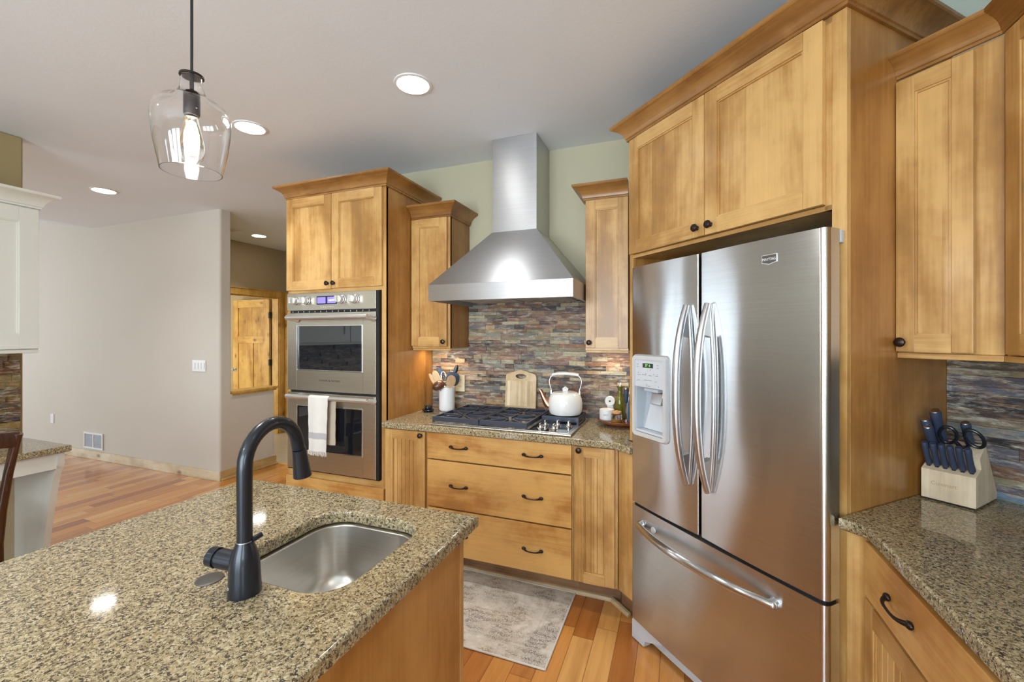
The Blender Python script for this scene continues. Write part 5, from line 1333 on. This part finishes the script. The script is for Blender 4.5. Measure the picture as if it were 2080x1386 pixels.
# ---------------------------------------------------------------- cream desk area on the left
t = thing('cream_wall_cabinet', 'cream painted wall cabinet with crown moulding at the left edge', 'cabinet', (0, 0, 0), R(90))
LX = 3.600
mb = MB().box(-0.50, 1.403, LX, 3.896, 1.370, 2.215, 0.001)
mb.build('body', 'wcab', t)
for a, b_ in ((-0.49, 0.44), (0.45, 1.398)): door(t, a, b_, 1.374, 2.205, LX - 0.021, None, None, mats=['wcab', 'wcab', 'wcab'], st=0.085)
MB().box(-0.50, 1.402, LX - 0.006, LX + 0.03, 1.348, 1.370, 0.004).build('light_rail', 'wcab', t)
MB().sweep([(-0.50, LX - 0.003), (1.403, LX - 0.003), (1.403, 3.890)], crownp(2.213, 1.05)).build('crown_moulding', 'wcab', t)
tag(MB().slab([(-3.898, -0.30), (-3.360, -0.30), (-3.360, 1.452), (-3.898, 1.452)], [], 0.766, 0.803, 0.006).build('granite_countertop', 'gran', None, ang=50), 'speckled granite desk top on the cream desk at the left', 'countertop')
t = thing('cream_desk', 'cream painted built-in desk base with curved end panel', 'desk', (0, 0, 0), R(90))
def cx(z):   # front edge of the bracket panel, local y
    return 3.390 + 0.19 * max(0, (0.70 - z) / 0.70) ** 0.75
pr = [(3.385, 0.765), (3.385, 0.70)] + [(cx(0.70 - k * 0.07), 0.70 - k * 0.07) for k in range(1, 11)] + [(3.895, 0.0), (3.895, 0.765)]
MB().prism(pr, 'x', 1.400, 1.432).build('end_panel', 'wcab', t)
MB().box(-0.30, 1.400, 3.390, 3.410, 0.672, 0.765, 0.002).build('apron', 'wcab', t)
MB().box(-0.30, 1.400, 3.870, 3.890, 0.0, 0.765).build('back_panel', 'tan', t)
MB().box(-0.28, -0.25, 3.39, 3.88, 0.0, 0.765).build('end_panel', 'wcab', t)

# chair
t = thing('dark_wood_chair', 'dark espresso wooden chair back at the left edge before the desk', 'chair', (-2.99, 0.845, 0), R(-90))
# local frame: x along the back (x=+ is world -y side), y forward = away from the desk ... seat towards -y (world -x)
sh = []
for sx_ in (-1, 1):
    MB().tube([(sx_ * 0.205, -0.02, 0.0), (sx_ * 0.200, -0.045, 0.22), (sx_ * 0.198, -0.05, 0.45), (sx_ * 0.205, -0.03, 0.62), (sx_ * 0.215, 0.005, 0.80), (sx_ * 0.232, 0.045, 0.985)], [(0.018, 0.016), (0.019, 0.017), (0.021, 0.018), (0.019, 0.017), (0.018, 0.017), (0.017, 0.024)], 12).build('back_post', 'chair', t)
    MB().tube([(sx_ * 0.20, -0.43, 0.0), (sx_ * 0.20, -0.42, 0.44)], [0.015, 0.02], 12).build('leg', 'chair', t)
MB().tube([(-0.232, 0.045, 0.955), (-0.12, 0.062, 0.970), (0, 0.068, 0.975), (0.12, 0.062, 0.970), (0.232, 0.045, 0.955)], [(0.036, 0.012)] * 5, 14, up=(0, 0, 1)).build('top_rail', 'chair', t)
MB().tube([(-0.205, -0.03, 0.60), (0, -0.012, 0.61), (0.205, -0.03, 0.60)], [(0.022, 0.010)] * 3, 12, up=(0, 0, 1)).build('lower_rail', 'chair', t)
for k in range(3): MB().tube([(-0.09 + k * 0.09, -0.016, 0.60), (-0.095 + k * 0.095, 0.02, 0.80), (-0.10 + k * 0.10, 0.058, 0.96)], [(0.018, 0.006)] * 3, 10, up=(1, 0, 0)).build('back_slat', 'chair', t)
MB().box(-0.215, 0.215, -0.45, -0.035, 0.44, 0.475, 0.014).build('seat', 'chair', t)

# ---------------------------------------------------------------- under-cabinet lamps (small strips mounted below the wall cabinets)
def strip(label, loc, rz, L, pw):
    o = thing('cabinet_light', label, 'light', loc, rz)
    MB().box(-L / 2, L / 2, -0.012, 0.012, -0.008, 0.0, 0.002).build('housing', 'trimw', o)
    l = bpy.data.lights.new('cabinet_lamp', 'AREA'); l.shape = 'RECTANGLE'; l.size = L * 0.9; l.size_y = 0.02; l.energy = pw; l.color = (1, 0.82, 0.60)
    lo = bpy.data.objects.new('cabinet_lamp', l); COL.objects.link(lo); lo.location = (0, 0, -0.010); lo.parent = o
strip('slim light strip under the narrow cabinet left of the hood', (-1.57, 2.68, 1.3655), 0, 0.2, 1.2)
strip('slim light strip under the narrow cabinet right of the hood', (-0.37, 2.70, 1.3655), 0, 0.16, 1.0)
